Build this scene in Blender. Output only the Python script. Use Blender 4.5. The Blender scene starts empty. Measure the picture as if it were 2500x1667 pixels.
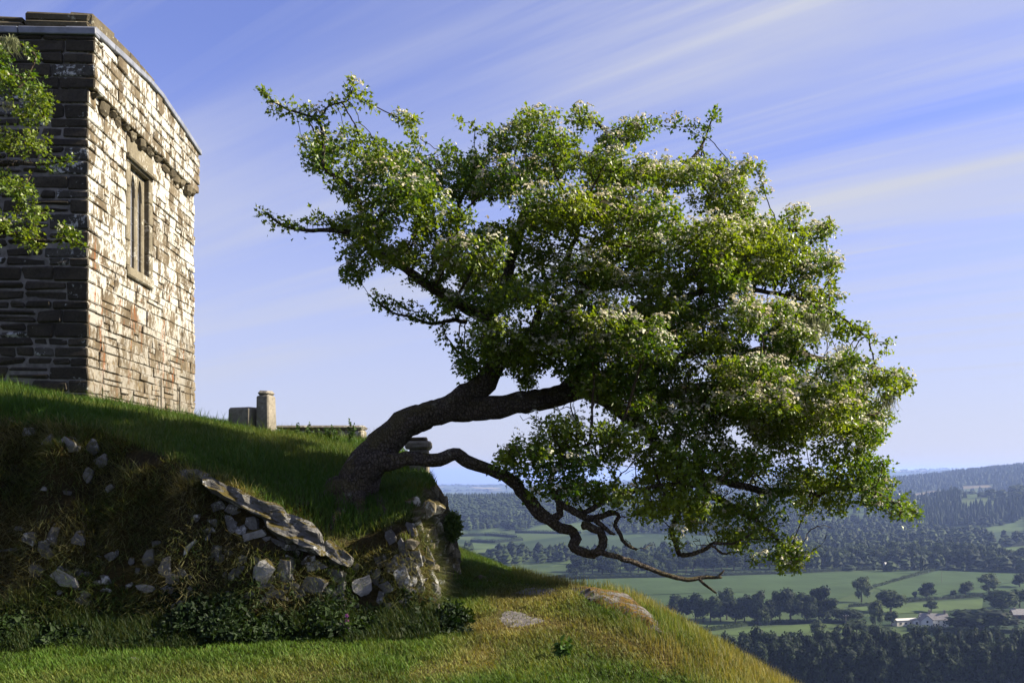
import bpy, bmesh, math, random
import numpy as np
import mathutils.kdtree
import mathutils
from mathutils import Vector, Matrix

S = bpy.context.scene
C = S.collection
R = math.radians
rng = np.random.default_rng(7)
random.seed(7)

# ------------------------------------------------------------------ camera, sky, sun, exposure
F = 2300.0                       # focal length in photograph pixels (photo is 2500 wide)
EYE = 1.5
HZ = 1150.0                      # eye level row
cam_d = bpy.data.cameras.new("camera")
cam_d.sensor_width = 36.0
cam_d.lens = 36.0 * F / 2500.0
cam_d.shift_y = (HZ - 833.5) / 2500.0
cam_d.clip_start = 0.05
cam_d.clip_end = 90000.0
cam = bpy.data.objects.new("camera", cam_d)
cam.location = (0, 0, EYE)
cam.rotation_euler = (R(90), 0, 0)
C.objects.link(cam)
S.camera = cam

SUN_EL, SUN_AZ = R(30.0), R(4.0)       # azimuth from +X towards +Y
sun_dir = Vector((math.cos(SUN_EL) * math.cos(SUN_AZ), math.cos(SUN_EL) * math.sin(SUN_AZ), math.sin(SUN_EL)))
sd = bpy.data.lights.new("sun", 'SUN')
sd.energy = 5.0
sd.angle = R(0.5)
sd.color = (1.0, 0.90, 0.72)
so = bpy.data.objects.new("sun", sd)
so.rotation_euler = (-sun_dir).to_track_quat('-Z', 'Y').to_euler()
so.location = (40, 10, 40)
C.objects.link(so)

W = bpy.data.worlds.new("World")
S.world = W
W.use_nodes = True


def build_world():
    nt = W.node_tree
    nt.nodes.clear()
    N, L = nt.nodes.new, nt.links.new
    out = N("ShaderNodeOutputWorld")
    bg = N("ShaderNodeBackground")
    bg.inputs[1].default_value = 0.05
    sky = N("ShaderNodeTexSky")
    sky.sky_type = 'NISHITA'
    sky.sun_disc = False
    sky.sun_elevation = SUN_EL
    sky.sun_rotation = math.pi / 2 - SUN_AZ
    sky.altitude = 300
    sky.air_density = 1.0
    sky.dust_density = 0.6
    sky.ozone_density = 2.0
    tint = N("ShaderNodeMix"); tint.data_type = 'RGBA'; tint.blend_type = 'MULTIPLY'
    tint.inputs[0].default_value = 1.0
    tint.inputs[7].default_value = (0.86, 0.85, 1.50, 1)
    L(sky.outputs[0], tint.inputs[6])
    # cirrus streaks on a plane far above: direction -> plane coordinates
    tc = N("ShaderNodeTexCoord")
    sep = N("ShaderNodeSeparateXYZ"); L(tc.outputs['Generated'], sep.inputs[0])
    zc = N("ShaderNodeMath"); zc.operation = 'MAXIMUM'; L(sep.outputs[2], zc.inputs[0]); zc.inputs[1].default_value = 0.0
    za = N("ShaderNodeMath"); za.operation = 'ADD'; L(zc.outputs[0], za.inputs[0]); za.inputs[1].default_value = 0.09
    dx = N("ShaderNodeMath"); dx.operation = 'DIVIDE'; L(sep.outputs[0], dx.inputs[0]); L(za.outputs[0], dx.inputs[1])
    dy = N("ShaderNodeMath"); dy.operation = 'DIVIDE'; L(sep.outputs[1], dy.inputs[0]); L(za.outputs[0], dy.inputs[1])
    cmb = N("ShaderNodeCombineXYZ"); L(dx.outputs[0], cmb.inputs[0]); L(dy.outputs[0], cmb.inputs[1])

    def layer(rotz, sc, nscale, detail, lo, hi, dist, loc=(0, 0, 0)):
        mp = N("ShaderNodeMapping"); mp.vector_type = 'TEXTURE'
        mp.inputs[1].default_value = loc
        mp.inputs[2].default_value = (0, 0, rotz)
        mp.inputs[3].default_value = sc
        L(cmb.outputs[0], mp.inputs[0])
        nz = N("ShaderNodeTexNoise")
        nz.inputs['Scale'].default_value = nscale
        nz.inputs['Detail'].default_value = detail
        nz.inputs['Roughness'].default_value = 0.55
        nz.inputs['Distortion'].default_value = dist
        L(mp.outputs[0], nz.inputs[0])
        mr = N("ShaderNodeMapRange"); mr.interpolation_type = 'SMOOTHSTEP'
        mr.inputs[1].default_value = lo; mr.inputs[2].default_value = hi
        L(nz.outputs[0], mr.inputs[0])
        return mr
    a = layer(R(146), (9.0, 0.8, 1), 1.0, 8, 0.42, 0.62, 0.6)
    b = layer(R(140), (11.0, 0.4, 1), 1.5, 9, 0.44, 0.66, 0.3, (3.1, 1.7, 0))
    c = layer(R(110), (3.0, 2.0, 1), 0.5, 3, 0.28, 0.57, 0.2, (7.7, 2.2, 0))
    m1 = N("ShaderNodeMath"); m1.operation = 'MULTIPLY'; L(b.outputs[0], m1.inputs[0]); m1.inputs[1].default_value = 0.55
    m2 = N("ShaderNodeMath"); m2.operation = 'ADD'; L(a.outputs[0], m2.inputs[0]); L(m1.outputs[0], m2.inputs[1])
    m3 = N("ShaderNodeMath"); m3.operation = 'MULTIPLY'; L(m2.outputs[0], m3.inputs[0]); L(c.outputs[0], m3.inputs[1])
    m4 = N("ShaderNodeMath"); m4.operation = 'MULTIPLY'; m4.use_clamp = True
    L(m3.outputs[0], m4.inputs[0]); m4.inputs[1].default_value = 1.0
    # veil that thickens towards the horizon (long path through thin cloud)
    hz = N("ShaderNodeMapRange"); hz.interpolation_type = 'SMOOTHSTEP'
    hz.inputs[1].default_value = 0.0; hz.inputs[2].default_value = 0.42
    hz.inputs[3].default_value = 0.80; hz.inputs[4].default_value = 0.03
    L(sep.outputs[2], hz.inputs[0])
    d_ = layer(R(140), (6.0, 1.2, 1), 0.55, 5, 0.34, 0.72, 0.4, (1.3, 5.2, 0))
    s1 = N("ShaderNodeMath"); s1.operation = 'MULTIPLY'; L(d_.outputs[0], s1.inputs[0]); s1.inputs[1].default_value = 0.24
    s2 = N("ShaderNodeMath"); s2.operation = 'MAXIMUM'; L(m4.outputs[0], s2.inputs[0]); L(s1.outputs[0], s2.inputs[1])
    fd = N("ShaderNodeMapRange"); fd.interpolation_type = 'SMOOTHSTEP'; fd.inputs[1].default_value = 0.02; fd.inputs[2].default_value = 0.17
    L(sep.outputs[2], fd.inputs[0])
    s3 = N("ShaderNodeMath"); s3.operation = 'MULTIPLY'; L(s2.outputs[0], s3.inputs[0]); L(fd.outputs[0], s3.inputs[1]); s2 = s3
    # veil and streaks together: 1 - (1-a)(1-b)
    i1 = N("ShaderNodeMath"); i1.operation = 'SUBTRACT'; i1.inputs[0].default_value = 1.0; L(s2.outputs[0], i1.inputs[1])
    i2 = N("ShaderNodeMath"); i2.operation = 'SUBTRACT'; i2.inputs[0].default_value = 1.0; L(hz.outputs[0], i2.inputs[1])
    i3 = N("ShaderNodeMath"); i3.operation = 'MULTIPLY'; L(i1.outputs[0], i3.inputs[0]); L(i2.outputs[0], i3.inputs[1])
    mx = N("ShaderNodeMath"); mx.operation = 'SUBTRACT'; mx.inputs[0].default_value = 1.0; L(i3.outputs[0], mx.inputs[1])
    cl = N("ShaderNodeMix"); cl.data_type = 'RGBA'
    L(mx.outputs[0], cl.inputs[0]); L(tint.outputs[2], cl.inputs[6])
    cl.inputs[7].default_value = (4.25, 4.45, 5.2, 1)
    L(cl.outputs[2], bg.inputs[0])
    L(bg.outputs[0], out.inputs[0])


build_world()
S.view_settings.view_transform = 'Standard'
S.view_settings.look = 'None'
S.view_settings.exposure = 1.58
S.view_settings.gamma = 1.0
S.view_settings.use_curve_mapping = False
S.render.engine = 'CYCLES'
S.cycles.use_denoising = True
S.cycles.max_bounces = 6
S.cycles.diffuse_bounces = 3
S.cycles.glossy_bounces = 2
S.cycles.transmission_bounces = 4
S.cycles.volume_bounces = 0
S.cycles.caustics_reflective = False
S.cycles.caustics_refractive = False

# ------------------------------------------------------------------ helpers


def P(px, py, Y):
    """photo pixel at depth Y -> world point"""
    return np.array([(px - 1250.0) / F * Y, Y, EYE - (py - HZ) / F * Y])


def tag(o, label=None, cat=None, group=None, kind=None):
    if label: o["label"] = label
    if cat: o["category"] = cat
    if group: o["group"] = group
    if kind: o["kind"] = kind
    return o


def link(o, parent=None):
    C.objects.link(o)
    if parent is not None:
        o.parent = parent
    return o


def empty(name, loc=(0, 0, 0), rz=0.0):
    o = bpy.data.objects.new(name, None)
    o.location = loc
    o.rotation_euler = (0, 0, rz)
    o.empty_display_size = 0.2
    return link(o)


def mesh_np(name, v, f, mat, parent=None, col=None, smooth=False, rnd=None):
    """one mesh object out of numpy arrays; f is (n,3) or (n,4); col is per-vertex rgb, rnd per-vertex value"""
    v = np.asarray(v, dtype=np.float32)
    f = np.asarray(f, dtype=np.int32)
    me = bpy.data.meshes.new(name)
    n, k = f.shape
    me.vertices.add(len(v)); me.loops.add(n * k); me.polygons.add(n)
    me.vertices.foreach_set("co", v.ravel())
    me.loops.foreach_set("vertex_index", f.ravel())
    me.polygons.foreach_set("loop_start", np.arange(0, n * k, k, dtype=np.int32))
    me.polygons.foreach_set("loop_total", np.full(n, k, dtype=np.int32))
    me.polygons.foreach_set("use_smooth", np.full(n, smooth, dtype=bool))
    if col is not None:
        at = me.attributes.new("tone", 'FLOAT_COLOR', 'POINT')
        c4 = np.ones((len(v), 4), dtype=np.float32); c4[:, :3] = np.asarray(col) * ALB
        at.data.foreach_set("color", c4.ravel())
    if rnd is not None:
        at = me.attributes.new("rnd", 'FLOAT', 'POINT')
        at.data.foreach_set("value", np.broadcast_to(np.asarray(rnd, dtype=np.float32), (len(v),)).copy())
    me.materials.append(mat)
    me.update(calc_edges=True)
    me.validate()
    o = bpy.data.objects.new(name, me)
    return link(o, parent)


def _h(ix, iy, iz, s):
    n = (ix * 374761393 + iy * 668265263 + iz * 2147483647 + s * 974634777) & 0xFFFFFFFF
    n = ((n ^ (n >> 13)) * 1274126177) & 0xFFFFFFFF
    n = n ^ (n >> 16)
    return (n & 0xFFFFFF) / float(0xFFFFFF)


def vnoise(x, y, z=0.0, s=0):
    x, y, z = np.broadcast_arrays(np.asarray(x, float), np.asarray(y, float), np.asarray(z, float))
    ix, iy, iz = np.floor(x).astype(np.int64), np.floor(y).astype(np.int64), np.floor(z).astype(np.int64)
    fx, fy, fz = x - ix, y - iy, z - iz
    fx, fy, fz = fx * fx * (3 - 2 * fx), fy * fy * (3 - 2 * fy), fz * fz * (3 - 2 * fz)
    r = 0
    for a in (0, 1):
        for b in (0, 1):
            for c in (0, 1):
                w = (fx if a else 1 - fx) * (fy if b else 1 - fy) * (fz if c else 1 - fz)
                r = r + w * _h(ix + a, iy + b, iz + c, s)
    return r * 2 - 1


def fbm(x, y, z=0.0, o=4, s=0):
    r, a, t = 0.0, 1.0, 0.0
    x, y, z = np.asarray(x, float), np.asarray(y, float), np.asarray(z, float)
    for i in range(o):
        r = r + a * vnoise(x * 2 ** i + 17.3 * i, y * 2 ** i - 9.1 * i, z * 2 ** i + 3.3 * i, s + i)
        t += a
        a *= 0.5
    return r / t


def sstep(t):
    t = np.clip(t, 0, 1)
    return t * t * (3 - 2 * t)


def inpoly(px, py, poly):
    px, py = np.asarray(px, float), np.asarray(py, float)
    r = np.zeros(px.shape, bool)
    n = len(poly)
    for i in range(n):
        x0, y0 = poly[i]; x1, y1 = poly[(i + 1) % n]
        if y0 == y1:
            continue
        c = ((y0 > py) != (y1 > py)) & (px < (x1 - x0) * (py - y0) / (y1 - y0) + x0)
        r ^= c
    return r


def polydist(px, py, poly, closed=True):
    """distance to the outline"""
    px, py = np.asarray(px, float), np.asarray(py, float)
    d = np.full(px.shape, 1e9)
    n = len(poly)
    for i in range(n if closed else n - 1):
        x0, y0 = poly[i]; x1, y1 = poly[(i + 1) % n]
        ux, uy = x1 - x0, y1 - y0
        t = np.clip(((px - x0) * ux + (py - y0) * uy) / (ux * ux + uy * uy + 1e-9), 0, 1)
        d = np.minimum(d, np.hypot(px - x0 - t * ux, py - y0 - t * uy))
    return d


def full(pts, k=2500.0 / 2352.0):
    return [(a * k, b * k) for a, b in pts]


def z6(pts):
    return [(1680 + a / 2.766, 1100 + b / 2.766) for a, b in pts]


def z5(pts):
    return [(1080 + a / 2.671, 1080 + b / 2.671) for a, b in pts]


def z4(a, b):
    return (500 + a / 2.187, 950 + b / 2.187)


def z3(a, b):
    return (a / 2.187, 950 + b / 2.187)

# ------------------------------------------------------------------ materials


ALB = 0.76      # the picture is exposed for the shade, surfaces keep modest albedo


class NT:
    def __init__(s, name):
        s.m = bpy.data.materials.new(name)
        s.m.use_nodes = True
        s.t = s.m.node_tree
        s.t.nodes.clear()
        s.out = s.n("ShaderNodeOutputMaterial")
        s.geo = None

    def n(s, typ, **kw):
        o = s.t.nodes.new(typ)
        for k, v in kw.items():
            setattr(o, k, v)
        return o

    def l(s, a, b):
        s.t.links.new(a, b)

    def put(s, sock, v):
        if isinstance(v, bpy.types.NodeSocket):
            s.l(v, sock)
        else:
            sock.default_value = (*v, 1.0) if isinstance(v, tuple) and len(v) == 3 and sock.type == 'RGBA' else v

    def pos(s, scale=(1, 1, 1)):
        if s.geo is None:
            s.geo = s.n("ShaderNodeNewGeometry")
        mp = s.n("ShaderNodeMapping")
        mp.inputs[3].default_value = scale
        s.l(s.geo.outputs['Position'], mp.inputs[0])
        return mp.outputs[0]

    def noise(s, vec, scale, detail=4, rough=0.55, dist=0.0):
        o = s.n("ShaderNodeTexNoise")
        s.l(vec, o.inputs[0])
        o.inputs['Scale'].default_value = scale
        o.inputs['Detail'].default_value = detail
        o.inputs['Roughness'].default_value = rough
        o.inputs['Distortion'].default_value = dist
        return o.outputs[0]

    def voro(s, vec, scale, out=0):
        o = s.n("ShaderNodeTexVoronoi")
        s.l(vec, o.inputs[0])
        o.inputs['Scale'].default_value = scale
        return o.outputs[out]

    def rng(s, val, a, b, c=0.0, d=1.0):
        o = s.n("ShaderNodeMapRange", interpolation_type='SMOOTHSTEP')
        s.put(o.inputs[0], val)
        for i, x in enumerate((a, b, c, d)):
            s.put(o.inputs[i + 1], x)
        return o.outputs[0]

    def math(s, op, a, b=0.0, clamp=False):
        o = s.n("ShaderNodeMath", operation=op, use_clamp=clamp)
        s.put(o.inputs[0], a); s.put(o.inputs[1], b)
        return o.outputs[0]

    def mix(s, f, a, b, blend='MIX'):
        o = s.n("ShaderNodeMix", data_type='RGBA', blend_type=blend)
        s.put(o.inputs[0], f); s.put(o.inputs[6], a); s.put(o.inputs[7], b)
        return o.outputs[2]

    def attr(s, name, out=0):
        o = s.n("ShaderNodeAttribute", attribute_name=name)
        return o.outputs[out]

    def bump(s, h, strength, dist):
        o = s.n("ShaderNodeBump")
        o.inputs['Strength'].default_value = strength
        o.inputs['Distance'].default_value = dist
        s.l(h, o.inputs['Height'])
        return o.outputs[0]

    def bsdf(s, col, rough=0.85, spec=0.25, normal=None, trans=None, transw=0.35, metal=0.0):
        p = s.n("ShaderNodeBsdfPrincipled")
        s.put(p.inputs['Base Color'], col)
        s.put(p.inputs['Roughness'], rough)
        p.inputs['Specular IOR Level'].default_value = spec
        p.inputs['Metallic'].default_value = metal
        if normal is not None:
            s.l(normal, p.inputs['Normal'])
        if trans is not None:
            t = s.n("ShaderNodeBsdfTranslucent")
            s.put(t.inputs[0], trans)
            m = s.n("ShaderNodeMixShader")
            m.inputs[0].default_value = transw
            s.l(p.outputs[0], m.inputs[1]); s.l(t.outputs[0], m.inputs[2])
            s.l(m.outputs[0], s.out.inputs[0])
        else:
            s.l(p.outputs[0], s.out.inputs[0])
        return s.m


def tone_leaf(name, rough=0.5, spec=0.3, transw=0.35, warm=(1.25, 1.15, 0.45)):
    n = NT(name)
    c = n.attr("tone")
    t = n.mix(1.0, c, warm, 'MULTIPLY')
    return n.bsdf(c, rough, spec, trans=t, transw=transw)


def stone_mat(name, base, base2, lich, amount, streak=0.0, rust=0.0, bumpd=0.012, moss=0.0):
    base, base2, lich = (tuple(x * ALB for x in q) for q in (base, base2, lich))
    n = NT(name)
    rnd = n.attr("rnd", 2)
    p = n.pos()
    off = n.n("ShaderNodeVectorMath", operation='ADD')
    cmb = n.n("ShaderNodeCombineXYZ")
    r6 = n.math('MULTIPLY', rnd, 0.25)
    n.l(r6, cmb.inputs[0]); n.l(r6, cmb.inputs[2])
    n.l(p, off.inputs[0]); n.l(cmb.outputs[0], off.inputs[1])
    q = off.outputs[0]
    big = n.noise(q, 3.0, 5, 0.6)
    fine = n.noise(q, 26.0, 6, 0.7)
    speck = n.noise(q, 90.0, 3, 0.7)
    c = n.mix(n.rng(big, 0.35, 0.68), base, base2)
    c = n.mix(n.rng(rnd, 0.0, 1.0, 0.0, 0.45), c, tuple(x * 0.5 for x in base))
    c = n.mix(n.rng(fine, 0.42, 0.75, 0.0, 0.7), c, tuple(x * 0.35 for x in base))
    if rust > 0:
        sp = n.pos((5.0, 5.0, 0.8))
        rs = n.noise(sp, 1.4, 5, 0.6)
        zn = n.n("ShaderNodeSeparateXYZ"); n.l(n.geo.outputs['Position'], zn.inputs[0])
        band = n.math('MULTIPLY', n.rng(zn.outputs[2], 2.4, 3.3), n.rng(zn.outputs[2], 4.4, 5.4, 1.0, 0.0))
        c = n.mix(n.math('MULTIPLY', n.rng(rs, 0.56, 0.72, 0, rust), band), c, (0.17, 0.055, 0.014))
        c = n.mix(n.rng(n.noise(q, 9.0, 3), 0.60, 0.78, 0, 0.6), c, (0.17, 0.115, 0.03))
    # lichen: ragged patches, drawn out downwards where rain runs
    lv = n.pos((1, 1, 1 - 0.55 * streak))
    l1 = n.noise(lv, 3.1, 7, 0.62, 0.3)
    l2 = n.noise(n.pos((1, 1, 1 - 0.65 * streak)), 19.0, 6, 0.65, 0.2)
    lm = n.math('ADD', n.math('MULTIPLY', l1, 0.52), n.math('MULTIPLY', l2, 0.48))
    lm = n.math('ADD', lm, n.math('MULTIPLY', n.math('SUBTRACT', rnd, 0.5), 0.05))
    mask = n.rng(lm, 0.585 - amount * 0.3, 0.655 - amount * 0.3)
    mask = n.math('MULTIPLY', mask, n.rng(speck, 0.30, 0.44, 0.35, 1.0))
    if streak > 0:
        zz = n.n("ShaderNodeSeparateXYZ"); n.l(n.geo.outputs['Position'], zz.inputs[0])
        mask = n.math('MULTIPLY', mask, n.rng(zz.outputs[2], 2.6, 5.3, 0.28, 1.0))
    lc = n.mix(n.rng(fine, 0.3, 0.7), lich, tuple(x * 0.78 for x in lich))
    lc = n.mix(n.rng(big, 0.5, 0.8, 0, 0.35), lc, (0.42, 0.36, 0.16))
    c = n.mix(mask, c, lc)
    if moss > 0:
        ns = n.n("ShaderNodeSeparateXYZ"); n.l(n.geo.outputs['Normal'], ns.inputs[0])
        mm = n.math('ADD', ns.outputs[2], n.math('MULTIPLY', n.math('SUBTRACT', n.noise(q, 7.0, 5, 0.65), 0.5), 2.4))
        mk = n.rng(mm, 0.62 - 0.4 * moss, 0.85 - 0.4 * moss)
        c = n.mix(mk, c, n.mix(n.noise(q, 45.0, 3), (0.028, 0.028, 0.008), (0.085, 0.062, 0.018)))
    hgt = n.math('ADD', n.math('MULTIPLY', fine, 0.7), n.math('MULTIPLY', big, 0.8))
    hgt = n.math('ADD', hgt, n.math('MULTIPLY', mask, 0.15))
    return n.bsdf(c, 0.95, 0.12, n.bump(hgt, 0.85, bumpd))


def plain(name, col, rough=0.8, spec=0.25, var=0.25, scale=8.0, bumpd=0.0, metal=0.0):
    col = tuple(x * ALB for x in col)
    n = NT(name)
    p = n.pos()
    z = n.noise(p, scale, 5, 0.6)
    c = n.mix(n.rng(z, 0.3, 0.7), tuple(x * (1 - var) for x in col), tuple(min(1, x * (1 + var)) for x in col))
    nm = n.bump(z, 0.7, bumpd) if bumpd else None
    return n.bsdf(c, rough, spec, nm, metal=metal)


def bark_mat(name, mossy=0.6):
    n = NT(name)
    p = n.pos()
    st = n.noise(p, 9.0, 6, 0.65, 0.8)
    wr = n.n("ShaderNodeTexVoronoi", feature='DISTANCE_TO_EDGE')
    n.l(n.pos((1.2, 1.2, 0.75)), wr.inputs[0]); wr.inputs['Scale'].default_value = 30.0
    crack = n.rng(wr.outputs[0], 0.0, 0.16)
    fine = n.noise(p, 60.0, 4, 0.6)
    c = n.mix(st, (0.035, 0.028, 0.021), (0.12, 0.098, 0.075))
    c = n.mix(n.rng(crack, 0, 1, 0.65, 0), c, (0.018, 0.013, 0.009))
    lich = n.rng(n.noise(p, 8.0, 5, 0.6, 0.4), 0.60, 0.72, 0, 0.5)
    c = n.mix(lich, c, (0.24, 0.23, 0.18))
    if n.geo is None: n.pos()
    ns = n.n("ShaderNodeSeparateXYZ"); n.l(n.geo.outputs['Normal'], ns.inputs[0])
    mo = n.math('MULTIPLY', n.rng(n.noise(p, 5.0, 5, 0.6), 0.44, 0.60), n.rng(ns.outputs[2], -0.3, 0.7, 0.15, 1.0))
    c = n.mix(n.math('MULTIPLY', mo, mossy), c, (0.07, 0.058, 0.013))
    h = n.math('ADD', n.math('MULTIPLY', crack, 0.6), n.math('ADD', n.math('MULTIPLY', st, 0.8), n.math('MULTIPLY', fine, 0.3)))
    return n.bsdf(c, 0.92, 0.15, n.bump(h, 1.0, 0.035))


M = {}
M['grass'] = tone_leaf('grass_blades', 0.6, 0.2, 0.38, (1.2, 1.1, 0.5))
M['leaf'] = tone_leaf('hawthorn_leaf', 0.42, 0.40, 0.45, (1.4, 1.35, 0.30))
M['petal'] = tone_leaf('blossom_petals', 0.7, 0.2, 0.35, (1.0, 0.97, 0.9))
M['weed'] = tone_leaf('weed_leaf', 0.6, 0.18, 0.3, (1.2, 1.15, 0.4))
M['farleaf'] = tone_leaf('far_foliage', 0.75, 0.12, 0.18, (1.1, 1.1, 0.5))
M['lichen'] = tone_leaf('beard_lichen', 0.9, 0.1, 0.4, (1, 1, 0.9))
M['bark'] = bark_mat('hawthorn_bark')
M['twig'] = plain('twig_bark', (0.062, 0.045, 0.030), 0.9, 0.15, 0.4, 14.0)
M['farbark'] = plain('far_trunk', (0.07, 0.055, 0.04), 0.9, 0.1, 0.3, 0.6)
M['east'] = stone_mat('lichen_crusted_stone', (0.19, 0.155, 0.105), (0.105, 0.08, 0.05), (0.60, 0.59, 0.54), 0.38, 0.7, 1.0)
M['front'] = stone_mat('shade_toned_weathered_stone', (0.058, 0.05, 0.04), (0.088, 0.075, 0.055), (0.50, 0.52, 0.50), -0.08, 0.0, 0.0)  # weathered, algae-dark stone; the wall's shade is also put into this colour
M['front_pale'] = stone_mat('lichened_dark_stone', (0.075, 0.07, 0.06), (0.11, 0.10, 0.085), (0.58, 0.59, 0.58), 0.22)  # same shade-darkened base, with more lichen
M['coping'] = stone_mat('coping_stone', (0.16, 0.135, 0.09), (0.10, 0.085, 0.06), (0.42, 0.40, 0.30), 0.05)
M['dressed'] = stone_mat('dressed_granite', (0.24, 0.21, 0.15), (0.17, 0.145, 0.10), (0.50, 0.48, 0.42), 0.22)
M['mortar'] = plain('mortar', (0.30, 0.26, 0.19), 0.95, 0.1, 0.35, 7.0, 0.01)
M['mortar_dark'] = plain('weathered_mortar', (0.20, 0.185, 0.17), 0.95, 0.1, 0.35, 7.0, 0.01)
M['lead'] = plain('lead_flashing', (0.19, 0.205, 0.25), 0.55, 0.4, 0.25, 5.0, 0.002)
M['grave'] = stone_mat('gravestone_granite', (0.30, 0.27, 0.22), (0.22, 0.2, 0.16), (0.58, 0.56, 0.48), 0.05)
M['slate'] = stone_mat('bank_stone', (0.19, 0.185, 0.175), (0.11, 0.105, 0.10), (0.55, 0.55, 0.53), 0.20, bumpd=0.035, moss=0.35)
M['slate_pale'] = stone_mat('pale_bank_stone', (0.40, 0.39, 0.37), (0.28, 0.27, 0.25), (0.62, 0.62, 0.59), 0.12, bumpd=0.03, moss=0.25)
M['sunwall'] = stone_mat('side_wall_stone', (0.25, 0.215, 0.15), (0.17, 0.145, 0.09), (0.68, 0.64, 0.52), 0.22, bumpd=0.025, moss=0.3)
M['white'] = plain('white_render', (0.78, 0.78, 0.76), 0.8, 0.2, 0.05, 0.3)
M['cream'] = plain('cream_render', (0.70, 0.66, 0.55), 0.8, 0.2, 0.05, 0.3)
M['slateroof'] = plain('grey_slate_roof', (0.20, 0.19, 0.19), 0.7, 0.3, 0.2, 0.8)
M['tileroof'] = plain('brown_tile_roof', (0.17, 0.10, 0.07), 0.8, 0.2, 0.2, 0.8)
M['winglass'] = plain('dark_window_glass', (0.04, 0.045, 0.055), 0.1, 0.5, 0.1, 1.0)
M['timber'] = plain('weathered_timber', (0.22, 0.19, 0.15), 0.85, 0.2, 0.25, 3.0)
M['paint'] = plain('pale_post_paint', (0.62, 0.60, 0.54), 0.7, 0.2, 0.15, 9.0)
M['soil'] = plain('soil', (0.05, 0.04, 0.025), 0.95, 0.1, 0.4, 9.0, 0.02)


def glass_mat():
    n = NT('leaded_window_glass')
    p = n.pos()
    z = n.noise(p, 6.0, 3)
    c = n.mix(z, (0.09, 0.095, 0.12), (0.22, 0.225, 0.25))  # pane grey includes the sky's reflection, put into the base colour
    return n.bsdf(c, 0.22, 0.5, n.bump(z, 0.3, 0.01))


M['glass'] = glass_mat()


def moss_rock():
    n = NT('mossy_slate_outcrop')
    p = n.pos()
    a = n.noise(p, 2.6, 6, 0.62, 0.3)
    f = n.noise(n.pos((1, 1, 3)), 22.0, 6, 0.7)
    c = n.mix(n.rng(f, 0.3, 0.7), (0.11, 0.10, 0.095), (0.20, 0.185, 0.18))
    c = n.mix(n.rng(n.noise(p, 40, 3), 0.55, 0.7, 0, .6), c, (0.09, 0.08, 0.07))
    moss = n.math('ADD', n.math('MULTIPLY', a, 0.6), n.math('MULTIPLY', f, 0.4))
    mk = n.rng(moss, n.attr("rnd", 2), n.math('ADD', n.attr("rnd", 2), 0.05))
    mc = n.mix(n.noise(p, 30, 4), (0.075, 0.045, 0.012), (0.17, 0.105, 0.025))
    c = n.mix(mk, c, mc)
    h = n.math('ADD', n.math('MULTIPLY', mk, 0.6), f)
    return n.bsdf(c, 0.95, 0.1, n.bump(h, 1.0, 0.03))


M['mossrock'] = moss_rock()


def ground_mat():
    n = NT('hill_ground')
    c = n.attr("tone")
    p = n.pos()
    f = n.noise(p, 30.0, 6, 0.7)
    g = n.noise(p, 6.0, 5, 0.6)
    c = n.mix(n.rng(f, 0.3, 0.72), n.mix(1.0, c, (0.5, 0.5, 0.5), 'MULTIPLY'), n.mix(1.0, c, (1.25, 1.2, 1.1), 'MULTIPLY'))
    h = n.math('ADD', f, n.math('MULTIPLY', g, 1.2))
    return n.bsdf(c, 0.97, 0.08, n.bump(h, 1.0, 0.04))


M['ground'] = ground_mat()


def valley_mat():
    n = NT('valley_land')
    p = n.pos()
    v = n.n("ShaderNodeTexVoronoi"); n.l(n.pos((1, 0.55, 0)), v.inputs[0]); v.inputs['Scale'].default_value = 0.0042
    hs = n.n("ShaderNodeSeparateColor"); n.l(v.outputs['Color'], hs.inputs[0])
    c = n.mix(hs.outputs[0], (0.035, 0.055, 0.02), (0.075, 0.10, 0.036))
    c = n.mix(n.rng(hs.outputs[1], 0.80, 0.84), c, (0.24, 0.20, 0.10))
    c = n.mix(n.rng(hs.outputs[2], 0.62, 0.66), c, (0.028, 0.045, 0.018))
    e = n.n("ShaderNodeTexVoronoi", feature='DISTANCE_TO_EDGE'); n.l(n.pos((1, 0.55, 0)), e.inputs[0]); e.inputs['Scale'].default_value = 0.0042
    c = n.mix(n.rng(e.outputs[0], 0.02, 0.05, 0.9, 0.0), c, (0.02, 0.035, 0.013))
    w = n.noise(p, 0.0035, 5, 0.6)
    c = n.mix(n.rng(w, 0.50, 0.60, 0, 0.8), c, (0.022, 0.038, 0.016))
    return n.bsdf(c, 0.97, 0.05)


M['valley'] = valley_mat()


def field_mat(name, col):
    col = tuple(x * ALB for x in col)
    n = NT(name)
    p = n.pos()
    a = n.noise(p, 0.02, 5, 0.6)
    b = n.noise(n.pos((1, 0.25, 1)), 0.25, 4, 0.6)
    c = n.mix(n.rng(a, 0.3, 0.7), tuple(x * 0.8 for x in col), tuple(x * 1.15 for x in col))
    c = n.mix(n.rng(b, 0.4, 0.75, 0, 0.35), c, tuple(x * 0.7 for x in col))
    return n.bsdf(c, 0.97, 0.05)


M['field'] = field_mat('pasture', (0.050, 0.082, 0.030))
M['field2'] = field_mat('mown_meadow', (0.074, 0.110, 0.038))
M['hay'] = field_mat('dry_hay_field', (0.22, 0.185, 0.11))

# ------------------------------------------------------------------ terrain functions


def interp(x, xs, ys):
    return np.interp(x, xs, ys)


YE = np.array([-20, 4, 6.5, 8, 9.5, 11, 13, 16, 24.0])
XC = np.array([3.4, 2.25, 1.78, 1.42, 1.00, 0.30, -0.72, -2.4, -5.0])


def yfront(x):
    return interp(x, [-30, -6, -4.3, -2.0, -0.9, -0.4, 30], [7.6, 7.75, 7.9, 8.02, 8.2, 8.3, 8.3])


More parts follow.
